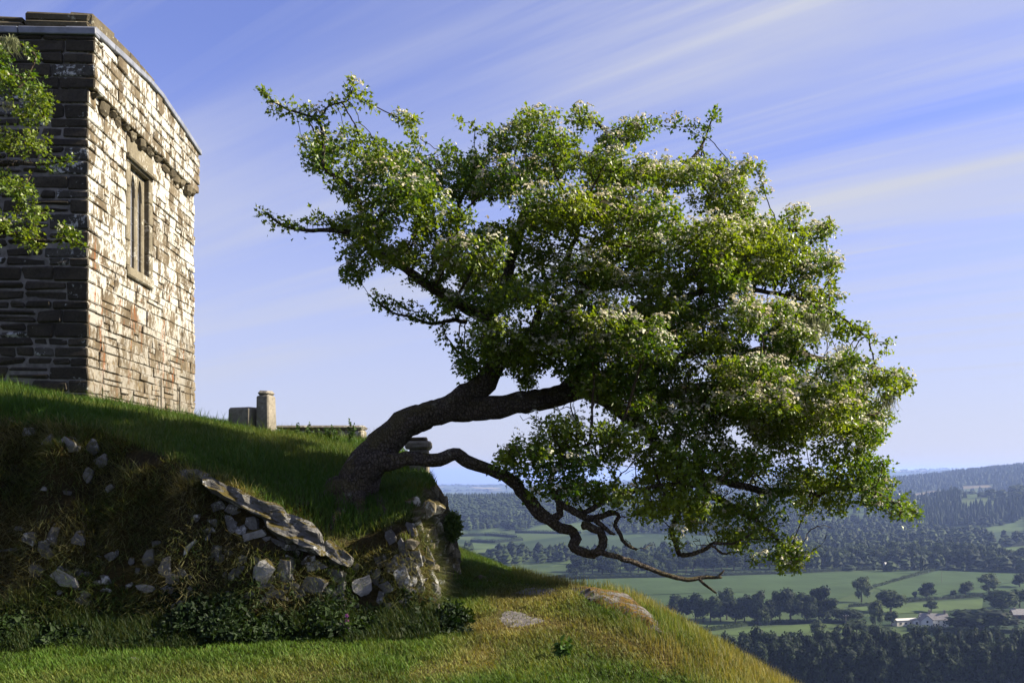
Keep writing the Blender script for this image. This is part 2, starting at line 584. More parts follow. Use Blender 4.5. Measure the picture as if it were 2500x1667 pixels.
def xright(y):
    return interp(y, [-5, 8, 9, 11, 13, 16, 22], [-0.66, -0.66, -0.64, -0.58, -0.95, -2.2, -4.4])


def lawn(x, y):
    z = interp(y, [-30, 3, 6.5, 9, 11, 13, 16, 30], [-0.3, -0.1, 0.03, 0.2, 0.34, 0.43, 0.45, 0.2])
    z = z + 0.05 * fbm(x * 0.7, y * 0.7, 0, 3, 3) + 0.012 * fbm(x * 5, y * 5, 0, 2, 9)
    d = x - np.interp(y, YE, XC) + 0.75
    k = 0.17
    lim = 0.85 / (2 * k)
    dr = np.where(d <= 0, 0, np.where(d < lim, k * d * d, k * lim * lim + 0.85 * (d - lim)))
    z = z - dr
    # rock swell on the path
    z = z + 0.19 * np.exp(-(((x - 0.95) / 0.85) ** 2 + ((y - 9.0) / 1.6) ** 2)) + 0.05 * np.exp(-(((x - 1.5) / 0.4) ** 2 + ((y - 7.6) / 0.8) ** 2))
    return z


ZEX = [-30, -7, -4.67, -3.74, -3.18, -2.77, -2.28, -1.68, -1.46, -1.2, -0.93, -0.66, 5]
ZEZ = [2.6, 2.35, 2.05, 1.84, 1.62, 1.46, 1.20, 0.86, 0.80, 0.90, 1.05, 1.10, 1.10]
ZBX = [-30, -8, -6.1, -3.5, -2.1, -0.9, 5]
ZBZ = [3.0, 2.92, 2.48, 2.04, 1.90, 1.60, 1.4]


def hill(x, y):
    x = np.asarray(x, float); y = np.asarray(y, float)
    z0 = lawn(x, y)
    yf = yfront(x) + 0.10 * fbm(x * 1.7, 3.1, 0, 3, 21)
    wd = interp(x, [-9, -4.5, -3.2, -2.0, -0.8, 2], [1.5, 1.15, 0.7, 0.45, 0.5, 0.5])
    d = y - yf
    ze = interp(x, ZEX, ZEZ)
    zb = interp(x, ZBX, ZBZ)
    s = np.clip((d - wd * 0.8) / (13.4 - yf - wd * 0.8), 0, 1)
    top = ze + (zb - ze) * s ** 0.6 + 0.05 * fbm(x * 1.1, y * 1.1, 0, 3, 5) - 0.02 * np.maximum(0, y - 20)
    # swelling round the tree's foot
    top = top + 0.10 * np.exp(-(((x + 1.45) / 0.45) ** 2 + ((y - 9.35) / 0.45) ** 2))
    lump = fbm(x * 3.2, y * 3.2, 0, 4, 31)
    t = d / wd + 0.22 * lump * sstep(d / 0.15) * sstep((wd * 1.4 - d) / 0.4)
    A = sstep(0.5 * np.clip(t, 0, 1) + 0.5 * np.sqrt(np.clip(t, 0, 1)))
    xr = xright(y) + 0.06 * fbm(y * 2.0, 7.7, 0, 3, 41)
    B = sstep(np.sqrt(np.clip((xr - x) / 0.42, 0, 1)))
    z = z0 + np.maximum(top - z0, 0) * A * B
    z = z + 0.05 * lump * np.clip(4 * A * B * (1 - A * B) + 0.15, 0, 1)
    # the tor falls away on every other side
    r = np.hypot(x + 5, (y - 8))
    z = z - 0.55 * np.maximum(0, r - 17) - 0.0
    return z


RR = np.array([0, 380, 640, 900, 1300, 1750, 2350, 2900, 4200, 5600, 11000, 15000, 60000.0])
PXS = np.array([-800, 1095, 1400, 1700, 2000, 2200, 2350, 2500, 4000.0])
R1P = np.array([1215, 1222, 1216, 1226, 1236, 1214, 1202, 1192, 1190.0])
R2P = np.array([1215, 1216, 1206, 1200, 1186, 1168, 1154, 1142, 1130.0])
R3P = np.array([1184, 1184, 1178, 1166, 1155, 1148, 1146, 1143, 1140.0])


def valley(x, y):
    x = np.asarray(x, float); y = np.asarray(y, float)
    r = np.hypot(x, y)
    yy = np.maximum(y, 0.25 * r + 1e-6)
    px = np.clip(1250 + F * x / yy, -800, 4000)
    wob = 1 + 0.10 * fbm(px / 420.0, 0.5, 0, 3, 61)

    def zz(pt, D):
        return EYE - (np.interp(px, PXS, pt) - HZ) / F * D
    z1, z2, z3_ = zz(R1P, 2350), zz(R2P, 4200), zz(R3P, 11000)
    knots = [np.full_like(r, v) for v in (-95, -95, -97.5, -98, -103, -101)]
    knots += [z1, z1 - 42, z2, z2 - 75, z3_, z3_ - 120, np.full_like(r, -700.0)]
    K = np.stack(knots, 0)
    rw = r / np.where(r > 1200, wob, 1.0)
    i = np.clip(np.searchsorted(RR, rw, side='right') - 1, 0, len(RR) - 2)
    t = (rw - RR[i]) / (RR[i + 1] - RR[i])
    t = sstep(t)
    a = np.take_along_axis(K, i[None], 0)[0]
    b = np.take_along_axis(K, (i + 1)[None], 0)[0]
    z = a + (b - a) * t
    z = z + np.clip((r - 500) / 2000, 0, 1) * 6.0 * fbm(x / 420.0, y / 420.0, 0, 3, 71) + 0.8 * fbm(x / 90.0, y / 90.0, 0, 2, 73)
    return z


def land(x, y):
    return np.maximum(hill(x, y), valley(x, y))


HX, HY = np.arange(-8.0, 5.0, 0.02), np.arange(4.0, 16.0, 0.02)
_HG = hill(*np.meshgrid(HX, HY, indexing='ij'))
_LG = lawn(*np.meshgrid(HX[::4], HY[::4], indexing='ij'))


def _look(G, x, y, st):
    fx = np.clip((np.asarray(x, float) + 8.0) / st, 0, G.shape[0] - 1.001); fy = np.clip((np.asarray(y, float) - 4.0) / st, 0, G.shape[1] - 1.001)
    i, j = fx.astype(int), fy.astype(int)
    u, v = fx - i, fy - j
    return (G[i, j] * (1 - u) + G[i + 1, j] * u) * (1 - v) + (G[i, j + 1] * (1 - u) + G[i + 1, j + 1] * u) * v


def hill_f(x, y):
    return _look(_HG, x, y, 0.02)


def lawn_f(x, y):
    return _look(_LG, x, y, 0.08)


def ray_hill(px, py, y0=4.0, y1=22.0, n=3000):
    Y = np.linspace(y0, y1, n)
    z = hill((px - 1250) / F * Y, Y)
    ray = EYE - (py - HZ) / F * Y
    h = np.nonzero(ray <= z)[0]
    if len(h) == 0:
        return None
    k = h[0]
    return np.array([(px - 1250) / F * Y[k], Y[k], z[k]])


def ray_valley(px, py, y0=250.0, y1=20000.0, n=2500):
    Y = np.geomspace(y0, y1, n)
    z = valley((px - 1250) / F * Y, Y)
    ray = EYE - (py - HZ) / F * Y
    h = np.nonzero(ray <= z)[0]
    if len(h) == 0:
        return None
    k = h[0]
    return np.array([(px - 1250) / F * Y[k], Y[k], z[k]])


def to_px(p):
    p = np.asarray(p, float)
    return 1250 + F * p[..., 0] / p[..., 1], HZ - F * (p[..., 2] - EYE) / p[..., 1]


def axis(segs):
    out = []
    for a, b, st in segs:
        out.append(np.arange(a, b, st))
    return np.unique(np.round(np.concatenate(out), 5))


def grid_faces(nx, ny):
    i = np.arange((nx - 1) * (ny - 1))
    a = (i // (ny - 1)) * ny + i % (ny - 1)
    return np.stack([a, a + ny, a + ny + 1, a + 1], 1)


# bare ground patches on the path (photo outlines, laid on the slope)
ROCK_A = z5([(740, 868), (1000, 905), (1240, 1020), (1390, 1130), (1480, 1270), (1330, 1220), (1120, 1110), (930, 1030), (800, 950)])
ROCK_B = z5([(395, 990), (520, 942), (760, 936), (810, 985), (700, 1005), (520, 1012)])
ROCK_C = z5([(300, 1150), (360, 1085), (480, 1078), (600, 1105), (750, 1155), (640, 1195), (390, 1222)])
ROCK_D = z5([(1490, 1285), (1545, 1290), (1720, 1500), (1660, 1480)])
PATHS = [z5([(250, 1200), (420, 1225), (700, 1190), (900, 1190), (1050, 1260), (1250, 1330), (1450, 1410)]),
         z5([(380, 1020), (600, 1000), (850, 1000)]),
         [(0, 1655), (300, 1648), (600, 1655), (1000, 1650), (1180, 1600)]]


def dryness(x, y, z):
    """0 lush .. 1 straw"""
    px, py = to_px(np.stack([x, y, z], -1))
    d = np.minimum.reduce([polydist(px, py, p, False) for p in PATHS])
    v = np.clip(1 - d / 60.0, 0, 1) * np.where(px < 1000, 0.35, 0.7)
    v = v + 0.55 * fbm(x * 1.3, y * 1.3, 0, 4, 91)
    edge = x - np.interp(y, YE, XC)
    v = v + np.clip((edge + 0.4) / 1.6, 0, 0.33) * (x > 0.2)
    return np.clip(v, 0, 1)


def build_ground():
    xs = axis([(-70, -12, 2.0), (-12, -7, 0.25), (-7, -0.95, 0.045), (-0.95, -0.15, 0.02), (-0.15, 3.6, 0.06), (3.6, 8, 0.3), (8, 71, 3)])
    ds = axis([(-60, -8, 2.5), (-8, -2.6, 0.3), (-2.6, -0.15, 0.05), (-0.15, 1.3, 0.022), (1.3, 5.2, 0.06), (5.2, 12, 0.15), (12, 66, 2)])
    X, D = np.meshgrid(xs, ds, indexing='ij')
    Y = D + np.interp(X, [-12, -6, -0.4, 4], [7.7, 7.75, 8.2, 8.2])
    Z = hill(X, Y)
    nx = np.gradient(Z, axis=0) / np.gradient(X, axis=0)
    ny = np.gradient(Z, axis=1) / np.gradient(Y, axis=1)
    steep = np.clip((np.hypot(nx, ny) - 0.55) / 0.8, 0, 1)
    steep = steep * (X < 0)
    dr = dryness(X.ravel(), np.maximum(Y.ravel(), 1.0), Z.ravel()).reshape(X.shape)
    green = np.array([0.055, 0.075, 0.018]); straw = np.array([0.19, 0.14, 0.055])
    soil = np.array([0.042, 0.033, 0.018]); moss = np.array([0.075, 0.06, 0.018])
    col = green + (straw - green) * dr[..., None]
    mm = np.clip(0.5 + 1.6 * fbm(X * 2.2, Y * 2.2, Z * 2.2, 4, 101), 0, 1)
    face = soil + (moss - soil) * mm[..., None]
    col = col + (face - col) * steep[..., None]
    V = np.stack([X, Y, Z], -1).reshape(-1, 3)
    o = mesh_np("hilltop_ground", V, grid_faces(len(xs), len(ds)), M['ground'], col=col.reshape(-1, 3), smooth=True)
    tag(o, "grassy crown of the hill with its stony bank and worn path", "ground", kind="structure")


build_ground()


def build_valley():
    rr = np.concatenate([np.geomspace(30, 400, 20)[:-1], np.geomspace(400, 5200, 190)[:-1], np.geomspace(5200, 60000, 60)])
    az = np.concatenate([np.linspace(-180, -32, 24)[:-1], np.linspace(-32, 40, 220)[:-1], np.linspace(40, 180, 24)])
    RRm, AZ = np.meshgrid(rr, np.radians(az), indexing='ij')
    X, Y = RRm * np.sin(AZ), RRm * np.cos(AZ)
    Z = np.where(RRm < 62, np.minimum(hill(X, Y), 0) - 0.6, np.maximum(hill(X, Y) - 0.3, valley(X, Y)))
    V = np.stack([X, Y, Z], -1).reshape(-1, 3)
    o = mesh_np("valley_terrain", V, grid_faces(len(rr), len(az))[:, ::-1], M['valley'], smooth=True)
    tag(o, "wide farmed valley rolling away to distant hills", "terrain", kind="structure")


build_valley()

# ------------------------------------------------------------------ church


def bevel_box(lo, hi, b, jit=0.0, taper=None, bulge=0.0):
    """chamfered box, 24 verts / 44 triangles, corners knocked about by jit"""
    lo = np.array(lo, float); hi = np.array(hi, float)
    b = min(b, 0.45 * float((hi - lo).min()))
    v, idx = [], {}
    for sx in (0, 1):
        for sy in (0, 1):
            for sz in (0, 1):
                s = np.array([sx, sy, sz])
                c = np.where(s == 1, hi, lo)
                ins = np.where(s == 1, -1, 1) * b
                j = rng.uniform(-jit, jit, 3)
                for ax in range(3):
                    q = c + ins
                    q[ax] = c[ax]
                    idx[(sx, sy, sz, ax)] = len(v)
                    v.append(q + j + rng.uniform(-jit, jit, 3) * 0.3)
    f = []
    for ax in range(3):
        o = [a for a in range(3) if a != ax]
        for side in (0, 1):
            q = []
            for (p, r) in ((0, 0), (1, 0), (1, 1), (0, 1)):
                k = [0, 0, 0]; k[ax] = side; k[o[0]] = p; k[o[1]] = r
                q.append(idx[(*k, ax)])
            f.append(q)
    for ax in range(3):            # edges along ax
        o = [a for a in range(3) if a != ax]
        for p in (0, 1):
            for r in (0, 1):
                k0 = [0, 0, 0]; k0[o[0]] = p; k0[o[1]] = r
                k1 = list(k0); k1[ax] = 1
                f.append([idx[(*k0, o[0])], idx[(*k1, o[0])], idx[(*k1, o[1])], idx[(*k0, o[1])]])
    for sx in (0, 1):
        for sy in (0, 1):
            for sz in (0, 1):
                a = [idx[(sx, sy, sz, k)] for k in range(3)]
                f.append([a[0], a[1], a[2], a[2]])
    v = np.array(v)
    # consistent outward winding
    cen = v.mean(0)
    out = []
    for q in f:
        p = v[q[:3]]
        n = np.cross(p[1] - p[0], p[2] - p[0])
        if np.dot(n, p.mean(0) - cen) < 0:
            q = q[::-1]
        out.append(q)
    tris = []
    for q in out:
        u = list(dict.fromkeys(q))
        tris.append(u[:3])
        if len(u) == 4:
            tris.append([u[0], u[2], u[3]])
    return v, np.array(tris)


class Joined:
    def __init__(s):
        s.v, s.f, s.r, s.n = [], [], [], 0

    def add(s, v, f, r=0.5):
        s.v.append(v); s.f.append(np.asarray(f) + s.n); s.r.append(np.full(len(v), r)); s.n += len(v)

    def build(s, name, mat, parent=None, **k):
        return mesh_np(name, np.concatenate(s.v), np.concatenate(s.f), mat, parent, rnd=np.concatenate(s.r), **k)


def quick(name, lo, hi, b, mat, parent=None, jit=0.0, rnd=None):
    v, f = bevel_box(lo, hi, b, jit)
    return mesh_np(name, v, f, mat, parent, rnd=random.random() if rnd is None else rnd)


CH = (-6.075, 13.5, 0.0)
CH_ROT = R(2.3)


def build_church():
    ch = empty("church", CH, CH_ROT)
    tag(ch, "old stone church with a sunlit lichen-crusted end wall and traceried window", "church")
    zb, zc, LEN, WID = 2.0, 6.97, 5.15, 4.2
    # solid core that shows as mortar in the joints
    quick("wall_core", (-WID, 0.035, zb), (-0.245, LEN - 0.035, 7.70), 0.01, M['east'], ch)
    for (ya, yb, za, zt) in ((0.036, 1.52, zb, 7.695), (2.70, LEN - 0.036, zb, 7.695), (1.52, 2.70, zb, 4.64), (1.52, 2.70, 6.84, 7.695)):
        quick("wall_core", (-0.26, ya, za), (-0.035, yb, zt), 0.002, M['east'], ch)
    quick("front_wall_core", (-WID, 0.022, zb), (-0.040, 0.30, 7.71), 0.004, M['mortar_dark'], ch)
    quick("parapet_core", (-0.30, 0.03, zc + 0.03), (0.07, LEN - 0.03, 7.69), 0.01, M['east'], ch)
    # gable fill behind the parapet
    gv, gf = [], []
    for x in (-0.32, 0.06):
        for y, z in ((0.05, 7.6), (LEN - 0.05, 7.6), (LEN - 0.05, 7.74), (LEN / 2, 7.98), (0.05, 7.76)):
            gv.append((x, y, z))
    gf = [(0, 1, 2), (0, 2, 3), (0, 3, 4), (5, 7, 6), (5, 8, 7), (5, 9, 8)]
    for i in range(5):
        j = (i + 1) % 5
        gf += [(i, i + 5, j), (j, i + 5, j + 5)]
    mesh_np("gable_core", np.array(gv), np.array(gf), M['mortar'], ch, rnd=0.4)

    items = []      # (size on picture, name, v, f, mat)

    def keep(v, f, mat, local_c):
        c, s = math.cos(CH_ROT), math.sin(CH_ROT)
        wy = CH[1] + s * local_c[0] + c * local_c[1]
        ext = np.ptp(v, axis=0)
        px = max(ext[0], ext[1] * 0.42) * F / wy
        wx = CH[0] + c * local_c[0] - s * local_c[1]
        inside = (1250 + F * wx / wy) > -15
        items.append((px * ext[2] * F / wy * (1 if inside else 0), v, f, mat))
    # courses
    z = zb
    courses = []
    while z < zc - 0.02:
        h = random.choice((0.13, 0.15, 0.17, 0.19, 0.21, 0.24, 0.28))
        if z + h > zc - 0.09:
            h = zc - z
        courses.append((z, z + h)); z += h
    WY0, WY1, WZ0, WZ1 = 1.50, 2.72, 4.62, 6.86
    for k, (za, zt) in enumerate(courses):
        g = 0.010
        lf = random.uniform(0.42, 0.62) if k % 2 else random.uniform(0.24, 0.36)
        le = random.uniform(0.25, 0.36) if k % 2 else random.uniform(0.42, 0.6)
        o = random.uniform(-0.006, 0.010)
        v, f = bevel_box((-lf, 0.0 - o, za + g), (0.0 + o, le, zt - g), 0.016, 0.008)
        keep(v, f, 'q', (0, 0))
        x = -lf
        while x > -WID + 0.05:
            w = random.uniform(0.16, 0.62)
            x2 = max(x - w, -WID)
            sub = [(za, zt)]
            if zt - za > 0.17 and random.random() < 0.45:
                m = za + (zt - za) * random.uniform(0.4, 0.6); sub = [(za, m), (m, zt)]
            for (a, b) in sub:
                gg = random.uniform(0.009, 0.017)
                v, f = bevel_box((x2 + gg, random.uniform(-0.012, 0.012), a + gg), (x - gg, 0.28, b - gg), 0.024, 0.017)
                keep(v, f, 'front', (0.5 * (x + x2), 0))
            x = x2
        # end wall, broken by the window
        if zt > WZ0 + 0.03 and za < WZ1 - 0.03:
            runs = [(le, WY0), (WY1, LEN)]
        else:
            runs = [(le, LEN)]
        for (a0, a1) in runs:
            y = a0
            while y < a1 - 0.02:
                w = random.choice((random.uniform(0.15, 0.35), random.uniform(0.3, 0.8)))
                y2 = min(y + w, a1)
                if a1 - y2 < 0.12: y2 = a1
                gg = random.uniform(0.002, 0.009)
                sub = [(za, zt)]
                if zt - za > 0.18 and random.random() < 0.3:
                    mz = za + (zt - za) * random.uniform(0.35, 0.65); sub = [(za, mz), (mz, zt)]
                for (a_, b_) in sub:
                    v, f = bevel_box((-0.25, y + gg, a_ + gg), (random.uniform(-0.016, 0.012), y2 - gg, b_ - gg), 0.009, 0.010)
                    keep(v, f, 'east', (0, 0.5 * (y + y2)))
                y = y2

    def gz(y, off=0.0):
        return off + 7.76 + 0.25 * (1 - abs(y - LEN / 2) / (LEN / 2))
    # parapet above the corbels, standing out a hand's breadth
    rows = [0.0, 0.17, 0.36, 0.52, 0.70, 1.03]
    for k in range(5):
        y = 0.0
        first = True
        while y < LEN - 0.02:
            w = random.uniform(0.26, 0.6)
            y2 = min(y + w, LEN)
            if LEN - y2 < 0.12: y2 = LEN
            m = 0.5 * (y + y2)
            za = zc + rows[k]
            zt = min(zc + rows[k + 1], gz(m) - 0.0)
            if zt - za > 0.06:
                xr = 0.10 + random.uniform(-0.015, 0.015)
                if first:
                    v, f = bevel_box((-random.uniform(0.3, 0.75), -0.02, za + 0.008), (xr, y2 - 0.008, min(zt, 7.74) - 0.008), 0.018, 0.009)
                    keep(v, f, 'q', (0, 0))
                    x = v[:, 0].min()
                    while x > -WID + 0.05:
                        x2 = max(x - random.uniform(0.3, 0.7), -WID)
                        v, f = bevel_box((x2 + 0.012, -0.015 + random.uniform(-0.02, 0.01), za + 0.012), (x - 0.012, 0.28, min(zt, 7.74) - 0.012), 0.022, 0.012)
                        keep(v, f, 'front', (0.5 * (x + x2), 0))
                        x = x2
                else:
                    v, f = bevel_box((-0.2, y + 0.008, za + 0.008), (xr, y2 - 0.008, zt - 0.008), 0.014, 0.008)
                    keep(v, f, 'east', (0, m))
            y = y2
            first = False
    items.sort(key=lambda t: -t[0])
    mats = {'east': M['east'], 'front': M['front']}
    rest = {'east': Joined(), 'front': Joined()}

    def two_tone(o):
        """a corner stone: its end-wall side has the end wall's lichen, its other side the weathered front colour, shade included"""
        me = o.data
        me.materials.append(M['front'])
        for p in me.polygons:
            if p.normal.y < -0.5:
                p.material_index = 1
    n = 0
    for (sz, v, f, m) in items:
        r = random.random()
        if n < 296 and sz > 0:
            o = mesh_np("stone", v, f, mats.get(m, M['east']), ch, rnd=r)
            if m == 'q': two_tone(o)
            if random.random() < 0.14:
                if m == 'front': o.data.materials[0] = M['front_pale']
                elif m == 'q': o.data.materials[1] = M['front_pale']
            n += 1
        else:
            rest['front' if m == 'front' else 'east'].add(v, f, r)
    for k, j in rest.items():
        if j.n:
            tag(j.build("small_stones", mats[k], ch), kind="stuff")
    # corbel table
    y = 0.05
    while y < LEN - 0.15:
        w = random.uniform(0.12, 0.30)
        d = random.uniform(0.05, 0.105)
        v, f = bevel_box((-0.08, y, zc - random.uniform(0.08, 0.19)), (d, y + w, zc + 0.015), 0.045, 0.018)
        mesh_np("corbel", v, f, M['coping'], ch, rnd=random.random())
        y += w + random.uniform(0.05, 0.18)
    # lead flashing following the shallow gable, in lengths
    n = 7
    for i in range(n):
        ya, yb = -0.045 + (LEN + 0.09) * i / n, -0.045 + (LEN + 0.09) * (i + 1) / n - 0.012
        v, f = bevel_box((-0.3, ya, 0.0), (0.135 + 0.006 * (i % 2), yb, 0.095), 0.010, 0.003)
        v[:, 2] += [gz(t) for t in v[:, 1]]
        mesh_np("lead_flashing", v, f, M['lead'], ch)
    x = 0.137
    for i in range(4):
        v, f = bevel_box((x - 1.1, -0.055 + 0.004 * (i % 2), 7.735), (x - 0.01, 0.12, 7.835), 0.010, 0.003)
        mesh_np("lead_flashing", v, f, M['lead'], ch)
        x -= 1.1
    # coping
    y = 0.05
    i = 0
    while y < LEN - 0.1:
        w = random.uniform(0.5, 0.85)
        y2 = min(y + w, LEN)
        hh = 0.23 - 0.12 * y / LEN + random.uniform(-0.02, 0.02)
        v, f = bevel_box((-0.32, y + 0.008, 0.10), (0.03 + random.uniform(-0.02, 0.02), y2 - 0.008, 0.10 + hh), 0.03, 0.016)
        v[:, 2] += [gz(t) - 0.005 for t in v[:, 1]]
        mesh_np("coping_stone", v, f, M['coping'], ch, rnd=random.random())
        y = y2
    x = 0.03
    while x > -WID:
        w = random.uniform(0.5, 1.0)
        hh = 0.25 if x > -0.2 else random.uniform(0.19, 0.215)
        mid = 0.11 + random.uniform(0, 0.03)
        for (a, b, ins) in ((0.0, mid, 0.0), (mid + 0.004, hh, 0.02)):
            v, f = bevel_box((x - w + 0.008, 0.0 + ins, 7.83 + a), (x - 0.008 - ins, 0.42, 7.83 + b), 0.03, 0.016)
            mesh_np("coping_stone", v, f, M['coping'], ch, rnd=random.random())
        x -= w
    # corner buttress at the far end
    z = 2.2
    while z < 4.35:
        h = random.uniform(0.18, 0.3)
        v, f = bevel_box((-0.45, LEN - 0.01, z + 0.006), (-0.02, LEN + 0.10 + random.uniform(0, 0.03), min(z + h, 4.38) - 0.006), 0.02, 0.01)
        mesh_np("buttress_stone", v, f, M['east'], ch, rnd=random.random())
        z += h
    # ---- window
    win = mesh_np("window", *bevel_box((-0.26, WY0 + 0.10, WZ0 + 0.10), (-0.18, WY1 - 0.10, WZ1 - 0.3), 0.004), M['soil'], ch)
    d0, d1 = -0.155, -0.085
    fy0, fy1, sill, top = 1.66, 2.56, 4.78, 6.44
    quick("sill", (-0.22, WY0 + 0.01, WZ0), (0.03, WY1 - 0.01, sill), 0.02, M['dressed'], win, 0.004)
    quick("lintel", (-0.22, WY0 + 0.005, top + 0.02), (0.012, WY1 - 0.005, WZ1 - 0.01), 0.012, M['dressed'], win, 0.004)
    quick("hood_mould", (0.0, WY0 - 0.03, top + 0.05), (0.075, WY1 + 0.02, top + 0.14), 0.02, M['dressed'], win, 0.003)
    zz = sill
    while zz < top - 0.02:
        h = random.uniform(0.3, 0.5)
        z2 = min(zz + h, top + 0.02)
        if top - z2 < 0.1: z2 = top + 0.02
        for (a, b) in ((WY0 + 0.006, fy0), (fy1, WY1 - 0.006)):
            quick("jamb_stone", (-0.22, a, zz + 0.004), (0.006, b, z2 - 0.004), 0.018, M['dressed'], win, 0.003)
        zz = z2
    lights = ((1.93, 2.12), (2.25, 2.44))
    for (a, b, nm) in ((fy0, 1.93, "frame_stile"), (2.12, 2.25, "mullion"), (2.44, fy1, "frame_stile")):
        quick(nm, (d0 - 0.02, a, sill), (d1, b, top + 0.01), 0.02, M['dressed'], win)
    for (a, b) in lights:
        # pointed head cut in a stone plate
        w = b - a
        n = 14
        sp = top - 0.42
        v, f = [], []
        for xx in (d0 + 0.015, d1 - 0.004):
            for i in range(n + 1):
                t = i / n
                u = abs(t - 0.5) * 2
                za_ = sp + 0.36 * math.sqrt(max(0.0, 1 - u ** 1.9))
                v.append((xx, a + w * t, za_)); v.append((xx, a + w * t, top + 0.02))
        m = 2 * (n + 1)
        for i in range(n):
            p = 2 * i
            f.append((p + m, p + 2 + m, p + 3 + m, p + 1 + m))
            f.append((p, p + 1, p + 3, p + 2))
            f.append((p, p + 2, p + 2 + m, p + m))
        mesh_np("arched_head", np.array(v), np.array(f), M['dressed'], win, rnd=0.5)
        pane = mesh_np("pane", *bevel_box((d0 + 0.0, a, sill), (d0 + 0.012, b, top), 0.002), M['glass'], win)
        for i in range(1, 6):
            zz = sill + (top - sill) * i / 6.2
            quick("saddle_bar", (d0 + 0.012, a, zz), (d0 + 0.022, b, zz + 0.012), 0.002, M['lead'], win)
    # slender pale posts at the wall's foot
    for y, h in ((3.05, 0.66), (4.1, 0.62)):
        quick("downpipe", (0.02, y, 2.30), (0.05, y + 0.03, 2.46 + h), 0.008, M['grave'], ch)
    return ch


church = build_church()


def gravestones():
    def block(name, x0, x1, y0, d, z0, z1, label, cat, mat, jit=0.012, b=0.03, rz=0.0):
        c = (0.5 * (x0 + x1), y0, 0)
        v, f = bevel_box((x0 - c[0], 0, z0), (x1 - c[0], d, z1), b, jit)
        o = mesh_np(name, v, f, mat, None, rnd=random.random())
        o.location = c
        o.rotation_euler = (0, 0, rz)
        return tag(o, label, cat)
    block("tomb_block", -3.95, -3.60, 13.0, 0.62, 1.95, 2.395, "squat rough granite tomb block beside the tall granite pillar", "tomb", M['grave'], rz=R(-14))
    g = empty("granite_pillar", (-3.45, 13.0, 1.95))
    tag(g, "tall square granite pillar with a rounded top in the churchyard grass", "pillar")
    v, f = bevel_box((-0.10, 0, 0), (0.10, 0.22, 0.60), 0.018, 0.008)
    v[:, 0] *= 1 - 0.10 * np.clip(v[:, 2] / 0.6, 0, 1)
    mesh_np("shaft", v, f, M['grave'], g, rnd=0.2)
    v, f = bevel_box((-0.088, 0.012, 0.595), (0.088, 0.208, 0.665), 0.045, 0.006)
    mesh_np("cap", v, f, M['grave'], g, rnd=0.3)
    for a in (g,):
        a.rotation_euler = (0, 0, R(-16))
    # low roughcast wall beyond the grass
    w = empty("low_wall", (-3.0, 15.0, 1.6))
    tag(w, "low grey roughcast wall just showing over the grass", "wall")
    quick("wall_body", (-0.72, 0, 0), (0.62, 0.4, 0.56), 0.03, M['dressed'], w, 0.01)
    v, f = bevel_box((-0.75, -0.03, 0.56), (0.64, 0.43, 0.63), 0.03, 0.012)
    mesh_np("coping", v, f, M['grave'], w, rnd=0.6)
    p = empty("stone_pier", (-1.135, 11.5, 1.30))
    tag(p, "small stone pier with a mossy flat cap behind the leaning trunk", "pier")
    quick("cap_stone", (-0.165, -0.1, 0.475), (0.15, 0.25, 0.575), 0.03, M['grave'], p, 0.016)
    quick("cap_stone", (-0.13, -0.07, 0.57), (0.10, 0.2, 0.61), 0.015, M['coping'], p, 0.014)
    for a, b, c, d in ((-0.12, 0.02, 0.30, 0.472), (0.03, 0.12, 0.33, 0.47), (-0.11, 0.1, 0.12, 0.295), (0.03, 0.12, 0.16, 0.325), (-0.13, 0.13, -0.1, 0.115)):
        quick("stone", (a, -0.06, c), (b, 0.2, d), 0.02, M['grave'], p, 0.012)


gravestones()

# ------------------------------------------------------------------ stones of the bank


def rock_mesh(w, h, d, seed, sub=1, flat=0.55):
    """angular slab: jittered hull, faces broken up a little; local x = width, z = height, y = depth"""
    r = np.random.default_rng(seed)
    bm = bmesh.new()
    n = int(r.integers(8, 13))
    a = np.sort(r.uniform(0, 2 * math.pi, n))
    for s, sc in ((-1, 1.0), (1, 0.9)):
        for t in a:
            k = r.uniform(0.68, 1.08)
            e = 2.6
            cx = math.copysign(abs(math.cos(t)) ** (2 / e), math.cos(t)); cz = math.copysign(abs(math.sin(t)) ** (2 / e), math.sin(t))
            bm.verts.new((0.5 * w * cx * k * sc, 0.5 * d * s * r.uniform(flat, 1.0), 0.5 * h * cz * k * sc))
    bmesh.ops.convex_hull(bm, input=bm.verts)
    bmesh.ops.delete(bm, geom=[v for v in bm.verts if not v.link_faces], context='VERTS')
    bmesh.ops.subdivide_edges(bm, edges=bm.edges[:], cuts=1, use_grid_fill=True)
    if sub > 1:
        bmesh.ops.subdivide_edges(bm, edges=bm.edges[:], cuts=4, use_grid_fill=True)
    bmesh.ops.triangulate(bm, faces=bm.faces[:])
    bm.verts.ensure_lookup_table()
    v = np.array([x.co[:] for x in bm.verts])
    f = np.array([[x.index for x in fc.verts] for fc in bm.faces])
    bm.free()
    m = min(w, h, d)
    nz = np.stack([fbm(v[:, 0] * 9 + seed, v[:, 1] * 9, v[:, 2] * 9, 2, seed % 97 + k) for k in range(3)], 1)
    v = v + nz * 0.13 * m
    if sub > 1:      # splitting along the bedding
        ly = np.cos(v[:, 2] / h * 9 + 2.5 * fbm(v[:, 0] * 3 + seed, v[:, 2] * 4, 0, 3, 5))
        v[:, 1] += 0.04 * d * ly + 0.20 * d * fbm(v[:, 0] * 7, v[:, 1] * 7, v[:, 2] * 16, 4, 3)
        v[:, 2] += 0.05 * h * fbm(v[:, 0] * 6 + seed, v[:, 1] * 6, 0, 3, 9)
    return v, f


